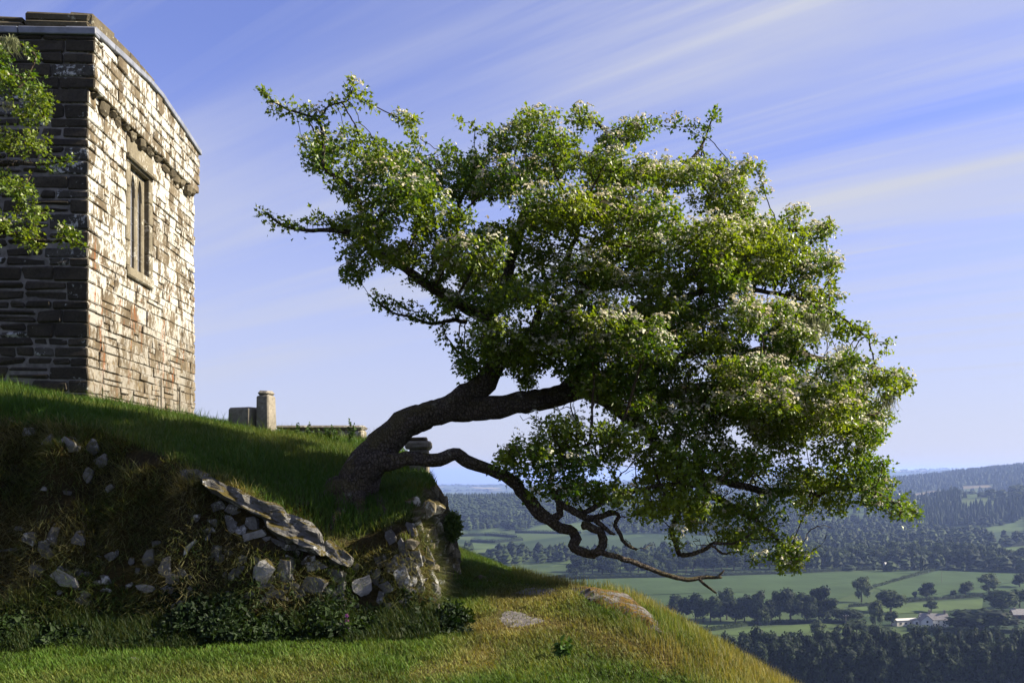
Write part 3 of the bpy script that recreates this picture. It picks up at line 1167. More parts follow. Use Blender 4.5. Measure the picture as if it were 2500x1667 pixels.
def place_rock(px, py, w, h, ang, seed, mat, parent, name="stone", sink=0.3, depth=0.7, hit=None, sub=1):
    """pixel outline size -> a stone bedded in the bank where that pixel meets it"""
    p = ray_hill(px, py) if hit is None else hit
    if p is None:
        return None
    k = p[1] / F
    W_, H_ = w * k, h * k
    D_ = max(0.08, depth * min(W_, H_) + 0.25 * max(W_, H_) * 0.5)
    v, f = rock_mesh(W_, H_, D_, seed, sub)
    o = mesh_np(name, v, f, mat, parent, rnd=random.random())
    e = 0.05
    gx = (hill(p[0] + e, p[1]) - hill(p[0] - e, p[1])) / (2 * e)
    gy = (hill(p[0], p[1] + e) - hill(p[0], p[1] - e)) / (2 * e)
    nrm = Vector((-gx, -gy, 1)).normalized()
    o.location = Vector(p) - nrm * D_ * 0.0 + Vector((0, D_ * (sink - 0.18), 0))
    o.rotation_euler = (R(random.uniform(-14, 6)), R(ang), R(random.uniform(-16, 16)))
    return o


bank = empty("stone_bank", (-2.5, 8.2, 0.0))
tag(bank, "overgrown dry stone retaining bank under the leaning tree", "retaining wall")
bank_inv = Matrix.Translation((2.5, -8.2, 0.0))


def to_bank(o):
    if o is not None:
        o.matrix_parent_inverse = bank_inv
    return o


# (zoom x, zoom y, width, height, clockwise tilt, pale?)
LEFT = [(375, 305, 125, 100, -28, 1), (160, 240, 85, 50, -15, 0), (495, 320, 95, 90, -30, 0), (550, 385, 85, 78, -40, 1),
        (467, 475, 52, 125, 12, 1), (590, 530, 66, 46, -30, 1), (265, 275, 80, 60, -35, 0), (1040, 468, 160, 95, 15, 0),
        (355, 1015, 190, 84, 22, 1), (200, 975, 85, 85, 30, 0), (780, 1065, 125, 46, 12, 1), (900, 1080, 76, 46, 5, 0),
        (690, 1055, 44, 40, 0, 0), (545, 1040, 90, 34, 5, 0), (425, 980, 52, 50, 20, 0), (1020, 850, 115, 32, -55, 1),
        (1120, 790, 66, 24, -50, 0), (960, 1165, 95, 50, -10, 0), (340, 1240, 160, 55, -12, 0), (730, 1452, 130, 48, 6, 1),
        (265, 880, 76, 66, 20, 0), (1055, 690, 36, 52, 10, 0), (1285, 758, 66, 56, 5, 0), (700, 925, 34, 52, 15, 0),
        (735, 980, 28, 40, 10, 0), (40, 862, 110, 26, -4, 0), (240, 540, 36, 32, 0, 1), (360, 565, 36, 34, 0, 0), (60, 170, 70, 40, 0, 0),
        (460, 1110, 70, 60, 0, 0), (590, 880, 80, 70, 10, 0), (800, 900, 90, 110, 15, 0), (900, 950, 90, 120, 5, 0), (300, 780, 90, 120, 10, 0),
        (420, 800, 80, 100, 0, 0), (160, 800, 90, 90, 5, 0)]
MID = [(315, 985, 112, 160, 14, 1), (440, 985, 92, 160, 10, 0), (545, 915, 105, 58, -10, 0), (582, 957, 165, 58, -4, 0),
       (590, 1050, 160, 115, -8, 0), (690, 985, 115, 64, 4, 0), (835, 1052, 128, 112, -14, 1), (905, 1020, 54, 136, 12, 0),
       (966, 925, 44, 100, -14, 0), (930, 935, 44, 84, -22, 0), (810, 945, 60, 44, 0, 0), (985, 1055, 78, 76, -15, 0),
       (995, 1165, 90, 42, 20, 0), (935, 1120, 44, 84, 8, 0), (600, 1140, 78, 44, -10, 0), (795, 1152, 66, 48, 0, 0),
       (265, 778, 138, 62, -18, 1), (190, 760, 66, 62, 8, 0), (260, 715, 120, 76, 10, 0), (345, 705, 90, 80, 12, 0),
       (135, 720, 56, 96, -5, 0), (150, 645, 96, 74, 15, 0), (70, 640, 76, 64, -20, 0), (1270, 1040, 46, 96, 0, 0),
       (1238, 1100, 56, 96, 8, 0), (430, 800, 130, 60, 18, 0), (520, 840, 120, 60, 20, 0), (450, 860, 90, 60, 0, 0),
       (720, 1060, 70, 90, 5, 0), (1050, 1000, 90, 110, -8, 0), (1130, 1000, 80, 120, -20, 0), (1130, 900, 70, 150, -24, 0),
       (1060, 860, 60, 140, -20, 0), (1190, 900, 60, 160, -18, 0), (1180, 780, 60, 130, -20, 0), (1110, 760, 60, 120, -24, 0),
       (1215, 1010, 60, 120, -10, 0), (1315, 1335, 50, 56, 10, 0), (400, 1085, 90, 50, 0, 0), (500, 1090, 80, 46, 5, 0),
       (1000, 800, 60, 110, -25, 0)]
sd_ = 100
for zf, L_ in ((z3, LEFT), (z4, MID)):
    for (a, b, w, h, ang, pale) in L_:
        sd_ += 1
        px, py = zf(a, b)
        to_bank(place_rock(px, py, w / 2.187, h / 2.187, ang, sd_, M['slate_pale'] if pale else M['slate'], bank))

# smaller rubble wedged in between
fill = np.random.default_rng(4)
FILL = [[(500, 1255), (640, 1300), (780, 1370), (900, 1380), (1060, 1330), (1085, 1480), (900, 1495), (560, 1470), (480, 1330)],
        [(0, 1290), (450, 1330), (480, 1470), (300, 1490), (0, 1480)]]
for poly_, cnt_ in ((FILL[0], 90), (FILL[1], 22)):
    got = 0
    while got < cnt_:
        px, py = fill.uniform(0, 1100), fill.uniform(1240, 1500)
        if not inpoly(np.array(px), np.array(py), poly_):
            continue
        got += 1
        sd_ += 1
        w_ = fill.uniform(16, 44)
        to_bank(place_rock(px, py, w_, w_ * fill.uniform(0.4, 0.95), fill.uniform(-30, 40), sd_, M['slate'], bank, sink=0.5))

# the long tilted slab along the top of the wall, in its two broken lengths
for (x0, y0, x1, y1, th, sdd) in ((500, 1168, 705, 1285, 66, 11), (640, 1252, 800, 1342, 64, 12), (765, 1318, 862, 1378, 46, 13)):
    L0 = math.hypot(x1 - x0, y1 - y0)
    h0 = ray_hill(0.5 * (x0 + x1), 0.5 * (y0 + y1))
    o = place_rock(0.5 * (x0 + x1), 0.5 * (y0 + y1), L0 * 1.1, th, math.degrees(math.atan2(y1 - y0, x1 - x0)), sdd, M['slate'], bank, "slab", sink=0.05, depth=0.9, sub=2)
    o.rotation_euler = (R(-16), o.rotation_euler[1], R(4))
    to_bank(o)

# the sunlit return side, coursed rubble going back into the hill
for i in range(40):
    py = random.uniform(1200, 1430)
    Y = random.uniform(8.55, 10.8)
    x = float(xright(Y)) - 0.10 + random.uniform(-0.02, 0.06)
    z = EYE - (py - HZ) / F * Y
    w, h, d = random.uniform(0.13, 0.24), random.uniform(0.08, 0.17), random.uniform(0.14, 0.3)
    v, f = rock_mesh(w, h, d, 700 + i)
    o = mesh_np("stone", v, f, M['sunwall'], bank, rnd=random.random())
    lz = float(lawn(np.array(x), np.array(Y)))
    z = min(max(z, lz), 1.35)
    # follow the batter of the side
    xs_ = np.linspace(x - 0.5, x + 0.35, 120)
    hz_ = hill(xs_, np.full(120, Y))
    k = np.nonzero(hz_ >= z)[0]
    x = xs_[k[-1]] if len(k) else x
    o.location = (x - 0.03, Y, z)
    o.rotation_euler = (R(random.uniform(-20, 20)), R(random.uniform(-20, 20)), R(random.uniform(-20, 20)))
    to_bank(o)


def outcrop(name, poly, label, lift, mossiness, seed):
    """bedrock showing through the turf"""
    pts = [ray_hill(*q) for q in poly]
    pts = np.array([p for p in pts if p is not None])
    x0, y0 = pts[:, 0].min() - 0.1, pts[:, 1].min() - 0.1
    x1, y1 = pts[:, 0].max() + 0.1, pts[:, 1].max() + 0.1
    xs, ys = np.arange(x0, x1, 0.022), np.arange(y0, y1, 0.03)
    X, Y = np.meshgrid(xs, ys, indexing='ij')
    Z = hill(X, Y)
    wp = [(p[0], p[1]) for p in pts]
    ins = inpoly(X + 0.04 * fbm(X * 6, Y * 6, 0, 2, seed), Y + 0.05 * fbm(X * 6, Y * 6, 0, 2, seed + 5), wp)
    dd = polydist(X, Y, wp)
    e = np.clip(dd / 0.12, 0, 1)
    ridge = 0.5 + 0.5 * fbm(X * 3.2 + Y * 1.6, Y * 6, 0, 4, seed + 9)
    stepz = np.floor(ridge * 5) / 5
    Z2 = Z + lift * e * (0.35 + 0.5 * ridge + 0.4 * stepz) - 0.012
    V = np.stack([X, Y, Z2], -1).reshape(-1, 3)
    Fq = grid_faces(len(xs), len(ys))
    kf = ins.ravel()[Fq].all(1)
    Fq = Fq[kf]
    u, inv = np.unique(Fq, return_inverse=True)
    o = mesh_np(name, V[u], inv.reshape(-1, 4), M['mossrock'], None, rnd=mossiness)
    return tag(o, label, "rock")


outcrop("rock_outcrop", ROCK_A, "long bedrock outcrop grown over with orange-brown moss on the slope's edge", 0.075, 0.47, 1)
outcrop("rock_outcrop", ROCK_B, "strip of bare stony ground along the worn path above the bare slab", 0.02, 0.57, 2)
outcrop("rock_outcrop", ROCK_C, "bare flat slab of purplish rock in the path near the wall's corner", 0.022, 0.58, 3)
outcrop("rock_outcrop", ROCK_D, "narrow mossy rib of rock running down the dry grass slope", 0.04, 0.42, 4)

# ------------------------------------------------------------------ hawthorns


def catmull(pts, step):
    """smooth a list of (x,y,z,r) rows and resample it"""
    p = np.array(pts, float)
    q = np.vstack([2 * p[0] - p[1], p, 2 * p[-1] - p[-2]])
    out = []
    for i in range(1, len(q) - 2):
        n = max(2, int(np.linalg.norm(q[i + 1, :3] - q[i, :3]) / step))
        t = np.linspace(0, 1, n, endpoint=False)[:, None]
        a, b, c, d = q[i - 1], q[i], q[i + 1], q[i + 2]
        out.append(0.5 * ((2 * b) + (-a + c) * t + (2 * a - 5 * b + 4 * c - d) * t ** 2 + (-a + 3 * b - 3 * c + d) * t ** 3))
    out.append(p[-1:])
    o = np.vstack(out)
    o[:, 3] = np.maximum(o[:, 3], 0.003)
    return o


def tube(rows, sides, knob=0.12, seed=0, cap=True):
    """tapering knotted tube through rows of (x,y,z,r)"""
    p = rows[:, :3]; r = rows[:, 3]
    n = len(p)
    tan = np.gradient(p, axis=0)
    tan /= np.linalg.norm(tan, axis=1)[:, None] + 1e-9
    up = np.array([0.13, 0.99, 0.05])
    a = np.cross(tan, up); a /= np.linalg.norm(a, axis=1)[:, None] + 1e-9
    b = np.cross(tan, a)
    th = np.linspace(0, 2 * math.pi, sides, endpoint=False)
    ring = a[:, None] * np.cos(th)[None, :, None] + b[:, None] * np.sin(th)[None, :, None]
    cen = p[:, None] + 0 * ring
    k = 1.0
    if knob:
        q = cen + ring * 0.08
        k = 1 + knob * (fbm(q[..., 0] * 7 + seed, q[..., 1] * 7, q[..., 2] * 7, 3, 7) * 1.2)
        k = k + knob * 0.6 * np.sin(3 * th[None] + p[:, :1] * 5 + 2 * np.sin(p[:, 2:3] * 4))
        if sides > 10:      # flutes and sinews running along the wood
            al = np.concatenate([[0], np.cumsum(np.linalg.norm(np.diff(p, axis=0), axis=1))])
            fl = fbm(np.cos(th)[None] * 3.2 + 0 * al[:, None], np.sin(th)[None] * 3.2 + seed, al[:, None] * 1.6, 3, 17)
            k = k + 0.20 * (0.35 - np.abs(fl) * 1.4)
        k = k[..., None]
    v = (cen + ring * r[:, None, None] * k).reshape(-1, 3)
    i = np.arange((n - 1) * sides)
    row, c = i // sides, i % sides
    c2 = (c + 1) % sides
    f = np.stack([row * sides + c, row * sides + c2, (row + 1) * sides + c2, (row + 1) * sides + c], 1)
    if cap:
        v = np.vstack([v, p[-1] + tan[-1] * r[-1]])
        e = np.arange(sides)
        f = np.vstack([f, np.stack([(n - 1) * sides + e, (n - 1) * sides + (e + 1) % sides, np.full(sides, len(v) - 1), np.full(sides, len(v) - 1)], 1)])
    return v, f


def tris_of(f):
    t = np.vstack([f[:, [0, 1, 2]], f[:, [0, 2, 3]]])
    return t[(t[:, 0] != t[:, 1]) & (t[:, 1] != t[:, 2]) & (t[:, 0] != t[:, 2])]


def unit(v):
    return v / (np.linalg.norm(v, axis=-1, keepdims=True) + 1e-9)


def leaf_mesh(pos, along, nrm, size, tone):
    """three-lobed hawthorn leaves, 4 triangles each"""
    along = unit(along)
    side = unit(np.cross(nrm, along))
    nrm = np.cross(along, side)
    sh = np.array([(0, 0, 0), (-0.46, 0.42, 0.10), (-0.17, 0.58, 0.02), (0, 1.0, -0.08), (0.17, 0.58, 0.02), (0.46, 0.42, 0.10)])
    s = size[:, None, None]
    v = pos[:, None] + s * (side[:, None] * sh[None, :, :1] + along[:, None] * sh[None, :, 1:2] + nrm[:, None] * sh[None, :, 2:])
    n = len(pos)
    f = np.array([(0, 5, 4), (0, 4, 3), (0, 3, 2), (0, 2, 1)])
    F_ = (np.arange(n)[:, None, None] * 6 + f[None]).reshape(-1, 3)
    return v.reshape(-1, 3), F_, np.repeat(tone, 6, axis=0)


def colonise(seeds, seed_r, attract, step=0.07, kill=0.085, infl=0.9, iters=170, rg=None):
    """grow branchlets from the limbs towards the leaf pads"""
    rg = rg or rng
    nodes = [seeds]
    N = len(seeds)
    par = [np.full(N, -1)]
    A = attract.copy()
    best = np.full(len(A), 1e9); bi = np.zeros(len(A), int)

    def upd(new, base):
        for s in range(0, len(new), 400):
            c = new[s:s + 400]
            d = np.sqrt(np.maximum(0, (A ** 2).sum(1)[:, None] + (c ** 2).sum(1)[None] - 2 * A @ c.T))
            k = d.argmin(1); m = d[np.arange(len(A)), k]
            w = m < best
            best[w] = m[w]; bi[w] = base + s + k[w]
    upd(seeds, 0)
    allp = seeds.copy()
    for it in range(iters):
        act = best < (infl if it > 25 else 3.0)
        if not act.any():
            break
        idx = bi[act]
        d = unit(A[act] - allp[idx])
        acc = np.zeros((len(allp), 3)); np.add.at(acc, idx, d)
        who = np.unique(idx)
        dirv = unit(acc[who] + rg.normal(0, 0.75, (len(who), 3)) * np.linalg.norm(acc[who], axis=1, keepdims=True) ** 0.5 * 0.6)
        new = allp[who] + dirv * step * rg.uniform(0.75, 1.2, (len(who), 1))
        base = len(allp)
        allp = np.vstack([allp, new])
        par.append(who)
        upd(new, base)
        live = best > kill
        if live.sum() < 3:
            break
        A, best, bi = A[live], best[live], bi[live]
    return allp, np.concatenate(par)


def pipe_radii(pts, par, nseed, seed_r, tip=0.0032, e=2.2):
    r = np.zeros(len(pts))
    nchild = np.bincount(par[par >= 0], minlength=len(pts))
    acc = np.zeros(len(pts))
    for i in range(len(pts) - 1, nseed - 1, -1):
        r[i] = max(tip, acc[i] ** (1 / e))
        acc[par[i]] += r[i] ** e
    r[:nseed] = seed_r
    return r, nchild


def segs_mesh(pts, par, r, nseed, sides=4):
    i = np.arange(nseed, len(pts))
    a, b = pts[par[i]], pts[i]
    ra, rb = np.minimum(r[par[i]], r[i] * 1.35), r[i]
    t = unit(b - a)
    u = unit(np.cross(t, np.array([0.2, 0.3, 0.93])))
    w = np.cross(t, u)
    th = np.linspace(0, 2 * math.pi, sides, endpoint=False)
    ring = u[:, None] * np.cos(th)[None, :, None] + w[:, None] * np.sin(th)[None, :, None]
    b2 = b + t * rb[:, None] * 0.6
    v = np.concatenate([a[:, None] + ring * ra[:, None, None], b2[:, None] + ring * rb[:, None, None]], 1)
    f = []
    for k in range(sides):
        f.append((k, (k + 1) % sides, sides + (k + 1) % sides, sides + k))
    F_ = (np.arange(len(i))[:, None, None] * 2 * sides + np.array(f)[None]).reshape(-1, 4)
    return v.reshape(-1, 3), F_


def corymbs(pos, up, size, tone, rg):
    """flat-topped flower heads: a dome of small five-sided florets"""
    n = len(pos)
    K = 7
    th = rg.uniform(0, 2 * math.pi, (n, K)); rad = np.sqrt(rg.uniform(0, 1, (n, K)))
    u = unit(np.cross(up, np.array([0.3, 0.2, 0.9]) + 0 * up)); w = np.cross(up, u)
    c = pos[:, None] + size[:, None, None] * (u[:, None] * (rad * np.cos(th))[..., None] + w[:, None] * (rad * np.sin(th))[..., None]
                                              + up[:, None] * (0.45 * (1 - rad ** 2) + rg.uniform(-0.15, 0.15, (n, K)))[..., None])
    nr = unit(up[:, None] * 0.8 + u[:, None] * (rad * np.cos(th) * 0.8)[..., None] + w[:, None] * (rad * np.sin(th) * 0.8)[..., None] + rg.normal(0, 0.25, (n, K, 3)))
    a = unit(np.cross(nr, np.array([0.1, 0.9, 0.3]) + 0 * nr)); b = np.cross(nr, a)
    fs = (size[:, None] * rg.uniform(0.28, 0.42, (n, K)))[..., None, None]
    ph = np.linspace(0, 2 * math.pi, 5, endpoint=False)
    ring = c[:, :, None] + fs * (a[:, :, None] * np.cos(ph)[:, None] + b[:, :, None] * np.sin(ph)[:, None] + 0.25 * nr[:, :, None])
    v = ring.reshape(-1, 3)
    f = np.array([(0, 1, 2), (0, 2, 3), (0, 3, 4)])
    F_ = (np.arange(n * K)[:, None, None] * 5 + f[None]).reshape(-1, 3)
    tn = np.repeat(np.repeat(tone, K, axis=0) * rg.uniform(0.85, 1.05, (n * K, 1)), 5, axis=0)
    return v, F_, np.clip(tn, 0, 0.9)


def strands(pos, length, n, spread, rg):
    """a beard of thin hanging lichen threads"""
    b = pos + rg.normal(0, 1, (n, 3)) * np.array([spread, spread * 0.7, 0.02])
    L_ = length * rg.uniform(0.35, 1.0, n)
    K = 5
    t = np.linspace(0, 1, K)
    sway = rg.normal(0, 0.05, (n, 2))
    side = unit(np.stack([rg.normal(0, 1, n), rg.normal(0, 0.5, n), np.zeros(n)], 1))
    c = b[:, None] + np.stack([sway[:, :1] * t ** 2 + 0.006 * np.sin(9 * t + b[:, :1] * 60), sway[:, 1:] * t ** 2 + 0 * t, -L_[:, None] * t], -1)
    wd = 0.0042 * (1 - 0.8 * t)[None, :, None]
    v = np.stack([c - side[:, None] * wd, c + side[:, None] * wd], 2).reshape(-1, 3)
    f = np.array([(2 * k, 2 * k + 1, 2 * k + 3, 2 * k + 2) for k in range(K - 1)])
    F_ = (np.arange(n)[:, None, None] * 2 * K + f[None]).reshape(-1, 4)
    tone = np.array([0.27, 0.29, 0.15]) * rg.uniform(0.6, 1.15, (n, 1))
    return v, F_, np.repeat(tone, 2 * K, axis=0)


def hawthorn(root, limbs, pads, rg, blossom, tips_n, leaf_col=((0.064, 0.136, 0.013), (0.212, 0.274, 0.028)), origin=(0, 0, 0), leaves_per=10, tangles=()):
    """limbs: list of (name, sides, rows); pads: (centre xyz, rx, ry, rz, weight)"""
    seeds, sr = [], []
    for (nm, sides, rows) in limbs:
        rows2 = catmull(rows, 0.05)
        wob = np.stack([fbm(rows2[:, 0] * 5 + k * 13, rows2[:, 1] * 5, rows2[:, 2] * 5, 3, 11 + k) for k in range(3)], 1)
        rows2[:, :3] += wob * np.minimum(0.06, 0.022 + rows2[:, 3:4] * 1.0)
        v, f = tube(rows2, sides, 0.16 if sides > 8 else 0.12, rg.integers(100))
        mesh_np(nm, v - np.array(origin), tris_of(f), M['bark'], root, smooth=True)
        thin = rows2[:, 3] < 0.075
        seeds.append(rows2[thin, :3]); sr.append(rows2[thin, 3])
    seeds = np.vstack(seeds); sr = np.concatenate(sr)
    att = []
    for (c, rx, ry, rz, w) in pads:
        n = max(4, int(w * 2.6))
        d = unit(rg.normal(0, 1, (n, 3))) * rg.uniform(0, 1, (n, 1)) ** 0.4
        att.append(np.array(c) + d * np.array([rx, ry, rz]))
    bare_att = [np.array(c) + unit(rg.normal(0, 1, (14, 3))) * np.array([rx, ry, rz]) for (c, rx, ry, rz) in tangles]
    leafy = np.vstack(att)
    att = np.vstack(att + bare_att)
    pts, par = colonise(seeds, sr, att, rg=rg)
    ns = len(seeds)
    r, nch = pipe_radii(pts, par, ns, sr)
    r = np.minimum(r, 0.03)
    v, f = segs_mesh(pts, par, r, ns)
    tag(mesh_np("twigs", v - np.array(origin), tris_of(f), M['twig'], root), kind="stuff")
    # leaves
    kd = mathutils.kdtree.KDTree(len(leafy))
    for i_, q_ in enumerate(leafy):
        kd.insert(q_, i_)
    kd.balance()
    near = np.array([kd.find(q_)[2] for q_ in pts]) < 0.10
    spx, spy = to_px(pts)
    bare = ((spy > 1240) & (spx < 1800)) | (spy > 1440)
    isseed = np.arange(len(pts)) < ns
    idx = np.nonzero(((r < 0.0105) & ~isseed & near) | (isseed & (r < 0.017) & ~bare))[0]
    par = par.copy(); par[:ns] = np.maximum(np.arange(ns) - 1, 0)
    tipm = nch[idx] == 0
    cnt = np.where(tipm, leaves_per + 6, leaves_per - 1)
    print('HAWTHORN nodes', len(pts), 'leaf nodes', len(idx), 'leaves', cnt.sum(), 'attr', len(att))
    own = np.repeat(idx, cnt)
    n = len(own)
    g = unit(pts[own] - pts[par[own]])
    off = rg.normal(0, 1, (n, 3)) * 0.030
    pos = pts[own] + off
    al = unit(g * 0.7 + rg.normal(0, 0.75, (n, 3)) + off * 10)
    nm = unit(np.array([0.40, -0.15, 0.75]) + rg.normal(0, 0.5, (n, 3)))
    sz = rg.uniform(0.032, 0.060, n)
    a, b = np.array(leaf_col[0]), np.array(leaf_col[1])
    k = np.clip(0.5 + 0.8 * fbm(pos[:, 0] * 1.5, pos[:, 1] * 1.5, pos[:, 2] * 1.5, 2, 77) + rg.normal(0, 0.25, n), 0, 1)
    tone = a + (b - a) * k[:, None]
    v, f, t = leaf_mesh(pos, al, nm, sz, tone)
    tag(mesh_np("foliage", v - np.array(origin), f, M['leaf'], root, col=t), kind="stuff")
    # flowers on the upper side of the pads
    tips = idx
    px, py = to_px(pts[tips])
    ok = blossom(px, py, pts[tips], rg)
    tp = tips[ok]
    m = len(tp)
    rep = np.repeat(tp, rg.integers(1, 4, m))
    m = len(rep)
    up = unit(np.array([0.15, -0.42, 0.9]) + rg.normal(0, 0.28, (m, 3)))
    pos = pts[rep] + rg.normal(0, 0.03, (m, 3)) * np.array([1, 1, 0.5]) + up * rg.uniform(0.045, 0.09, (m, 1))
    pink = np.clip(0.35 + 1.3 * fbm(pos[:, 0] * 2, pos[:, 1] * 2, pos[:, 2] * 2, 2, 55), 0, 1)[:, None]
    tone = np.array([0.74, 0.73, 0.56]) + (np.array([0.66, 0.55, 0.36]) - np.array([0.74, 0.73, 0.56])) * pink * 0.75
    v, f, t = corymbs(pos, up, rg.uniform(0.022, 0.040, m), tone, rg)
    print('CORYMBS', m)
    tag(mesh_np("blossom", v - np.array(origin), f, M['petal'], root, col=t), kind="stuff")
    return pts


def sway(px):
    """the crown is blown out and away over the hill's edge"""
    return float(np.interp(px, [1050, 1500, 1950], [0.0, 0.55, 1.1]))


def row(px, py, r, Y):
    Y = Y + sway(px)
    p = P(px, py, Y)
    return (*p, r / F * Y)


def limb(pts, Y0, Y1):
    n = len(pts)
    return [row(a, b, c, Y0 + (Y1 - Y0) * i / (n - 1)) for i, (a, b, c) in enumerate(pts)]


def main_tree():
    rg = np.random.default_rng(21)
    org = tuple(P(852, 1215, 9.45))
    t = empty("hawthorn_tree", org)
    tag(t, "windswept hawthorn in white blossom leaning far out from the stone bank", "tree")
    T = limb([(838, 1240, 68), (858, 1192, 54), (882, 1152, 47), (926, 1098, 41), (972, 1048, 35), (1030, 1018, 31), (1085, 996, 30), (1140, 962, 29), (1172, 932, 25)], 9.45, 9.75)
    limbs = [("trunk", 36, T),
             ("branch", 20, limb([(1100, 990, 30), (1180, 925, 27), (1208, 890, 23), (1202, 845, 19), (1197, 790, 17), (1160, 762, 15), (1110, 735, 13), (1050, 697, 11), (980, 650, 9.5), (905, 603, 8.5), (860, 568, 7), (790, 562, 5), (705, 556, 3.5), (650, 520, 2.2)], 9.72, 9.35)),
             ("branch", 10, limb([(900, 603, 7.5), (882, 525, 6), (866, 462, 5), (842, 440, 4.6), (792, 408, 4), (790, 335, 3.4), (772, 297, 3), (705, 270, 2.4), (648, 230, 1.6)], 9.45, 9.3)),
             ("branch", 8, limb([(774, 298, 2.8), (802, 262, 2.3), (848, 250, 1.9), (864, 215, 1.3)], 9.32, 9.3)),
             ("branch", 12, limb([(1198, 800, 15), (1216, 722, 13), (1248, 650, 11), (1268, 560, 9), (1288, 480, 7), (1288, 400, 5), (1265, 330, 3)], 9.72, 10.1)),
             ("branch", 12, limb([(1205, 890, 18), (1290, 840, 16), (1380, 770, 14), (1450, 690, 12.5), (1478, 605, 11), (1500, 520, 9), (1510, 440, 7.5), (1490, 350, 5), (1455, 300, 3)], 9.75, 9.9)),
             ("branch", 24, limb([(1085, 1000, 26), (1150, 1000, 28), (1220, 998, 27), (1300, 984, 26), (1380, 962, 24), (1440, 952, 22), (1492, 990, 17), (1535, 1022, 15), (1620, 1090, 14), (1680, 1140, 12), (1800, 1185, 9), (1950, 1205, 7.5), (2080, 1190, 5.5), (2180, 1228, 4), (2245, 1262, 2)], 9.7, 9.6)),
             ("branch", 12, limb([(1420, 955, 17), (1520, 900, 13), (1620, 882, 11), (1750, 852, 9), (1900, 862, 9), (2050, 882, 6), (2190, 912, 3.5)], 9.72, 10.3)),
             ("branch", 12, limb([(1370, 968, 20), (1440, 890, 17), (1500, 830, 15), (1600, 755, 13), (1720, 645, 10), (1830, 585, 7), (1960, 562, 4), (2020, 560, 2.2)], 9.72, 10.1)),
             ("branch", 10, limb([(1630, 1095, 11), (1685, 1015, 10), (1800, 1000, 8), (1950, 1022, 8), (2110, 1012, 4)], 9.7, 9.2)),
             ("branch", 10, limb([(1530, 1020, 14), (1600, 982, 12), (1700, 942, 10), (1850, 952, 8), (1990, 960, 4)], 9.7, 10.8)),
             ("branch", 10, limb([(1478, 610, 9), (1560, 545, 8), (1640, 442, 6), (1695, 385, 4.2), (1722, 335, 2.6), (1735, 300, 2.0), (1745, 275, 1.6)], 9.85, 9.8)),
             ("branch", 10, limb([(1600, 760, 9), (1680, 720, 8), (1790, 700, 7), (1900, 720, 5), (2030, 760, 3), (2120, 830, 2)], 9.9, 9.3)),
             ("branch", 10, limb([(1290, 842, 11), (1310, 770, 10), (1360, 680, 8), (1400, 600, 6), (1410, 520, 4)], 9.78, 9.05)),
             ("branch", 10, limb([(1060, 700, 8), (1090, 640, 7), (1110, 560, 6), (1130, 480, 5), (1160, 400, 3)], 9.5, 9.9)),
             ("branch", 8, limb([(1140, 790, 6), (1100, 780, 5), (1040, 790, 4), (980, 770, 3), (910, 735, 2)], 9.7, 9.6)),
             ("branch", 10, limb([(1690, 1150, 9), (1740, 1210, 8), (1830, 1260, 6), (1900, 1320, 4), (1950, 1370, 2.5)], 9.65, 9.3)),
             # the low limb, writhing out over the path
             ("branch", 20, limb([(868, 1172, 34), (925, 1128, 25), (968, 1122, 19), (1010, 1124, 17), (1065, 1122, 16), (1105, 1110, 15), (1140, 1122, 15), (1195, 1145, 14), (1240, 1165, 14), (1272, 1195, 15), (1300, 1228, 16), (1318, 1252, 16), (1350, 1268, 14), (1372, 1293, 13), (1402, 1300, 12), (1411, 1318, 12), (1399, 1335, 12), (1415, 1348, 11), (1448, 1349, 11), (1468, 1330, 11), (1462, 1300, 10), (1440, 1287, 10), (1425, 1285, 11)], 9.4, 8.9)),
             ("branch", 10, limb([(1440, 1345, 8), (1462, 1346, 7.5), (1508, 1360, 7), (1552, 1372, 6.5), (1590, 1388, 6), (1622, 1402, 6), (1660, 1411, 5.5), (1700, 1410, 5.5), (1740, 1411, 4.5), (1764, 1408, 3)], 8.92, 8.7)),
             ("branch", 8, limb([(1705, 1412, 4), (1722, 1428, 3.6), (1748, 1449, 2.4)], 8.75, 8.72)),
             ("branch", 8, limb([(1755, 1408, 3), (1762, 1400, 2.5), (1768, 1392, 1.8)], 8.7, 8.7)),
             ("branch", 10, limb([(1350, 1268, 11), (1366, 1255, 10), (1362, 1228, 9), (1352, 1200, 8), (1350, 1165, 7), (1370, 1125, 6), (1420, 1090, 4), (1480, 1080, 3)], 9.1, 9.0)),
             ("branch", 10, limb([(1358, 1226, 9), (1385, 1236, 9), (1420, 1256, 9), (1450, 1268, 9), (1470, 1262, 8), (1500, 1252, 6), (1512, 1262, 5), (1502, 1282, 5), (1515, 1305, 5), (1530, 1330, 4.5), (1555, 1342, 3)], 9.05, 8.9)),
             ("branch", 10, limb([(1455, 1268, 7), (1480, 1290, 6), (1498, 1302, 3)], 8.95, 8.9)),
             ("branch", 10, limb([(1420, 1255, 7), (1500, 1210, 6), (1580, 1190, 5), (1660, 1180, 4), (1740, 1195, 3)], 9.05, 8.9)),
             ("branch", 10, limb([(1680, 1140, 8), (1660, 1230, 7), (1640, 1290, 6), (1650, 1330, 6), (1656, 1356, 6), (1690, 1352, 5.5), (1725, 1335, 5), (1745, 1322, 4), (1790, 1325, 3), (1830, 1310, 2.5)], 9.6, 9.2)),
             ("branch", 8, limb([(1735, 1330, 3), (1765, 1348, 2.6), (1782, 1345, 2)], 9.25, 9.25))]
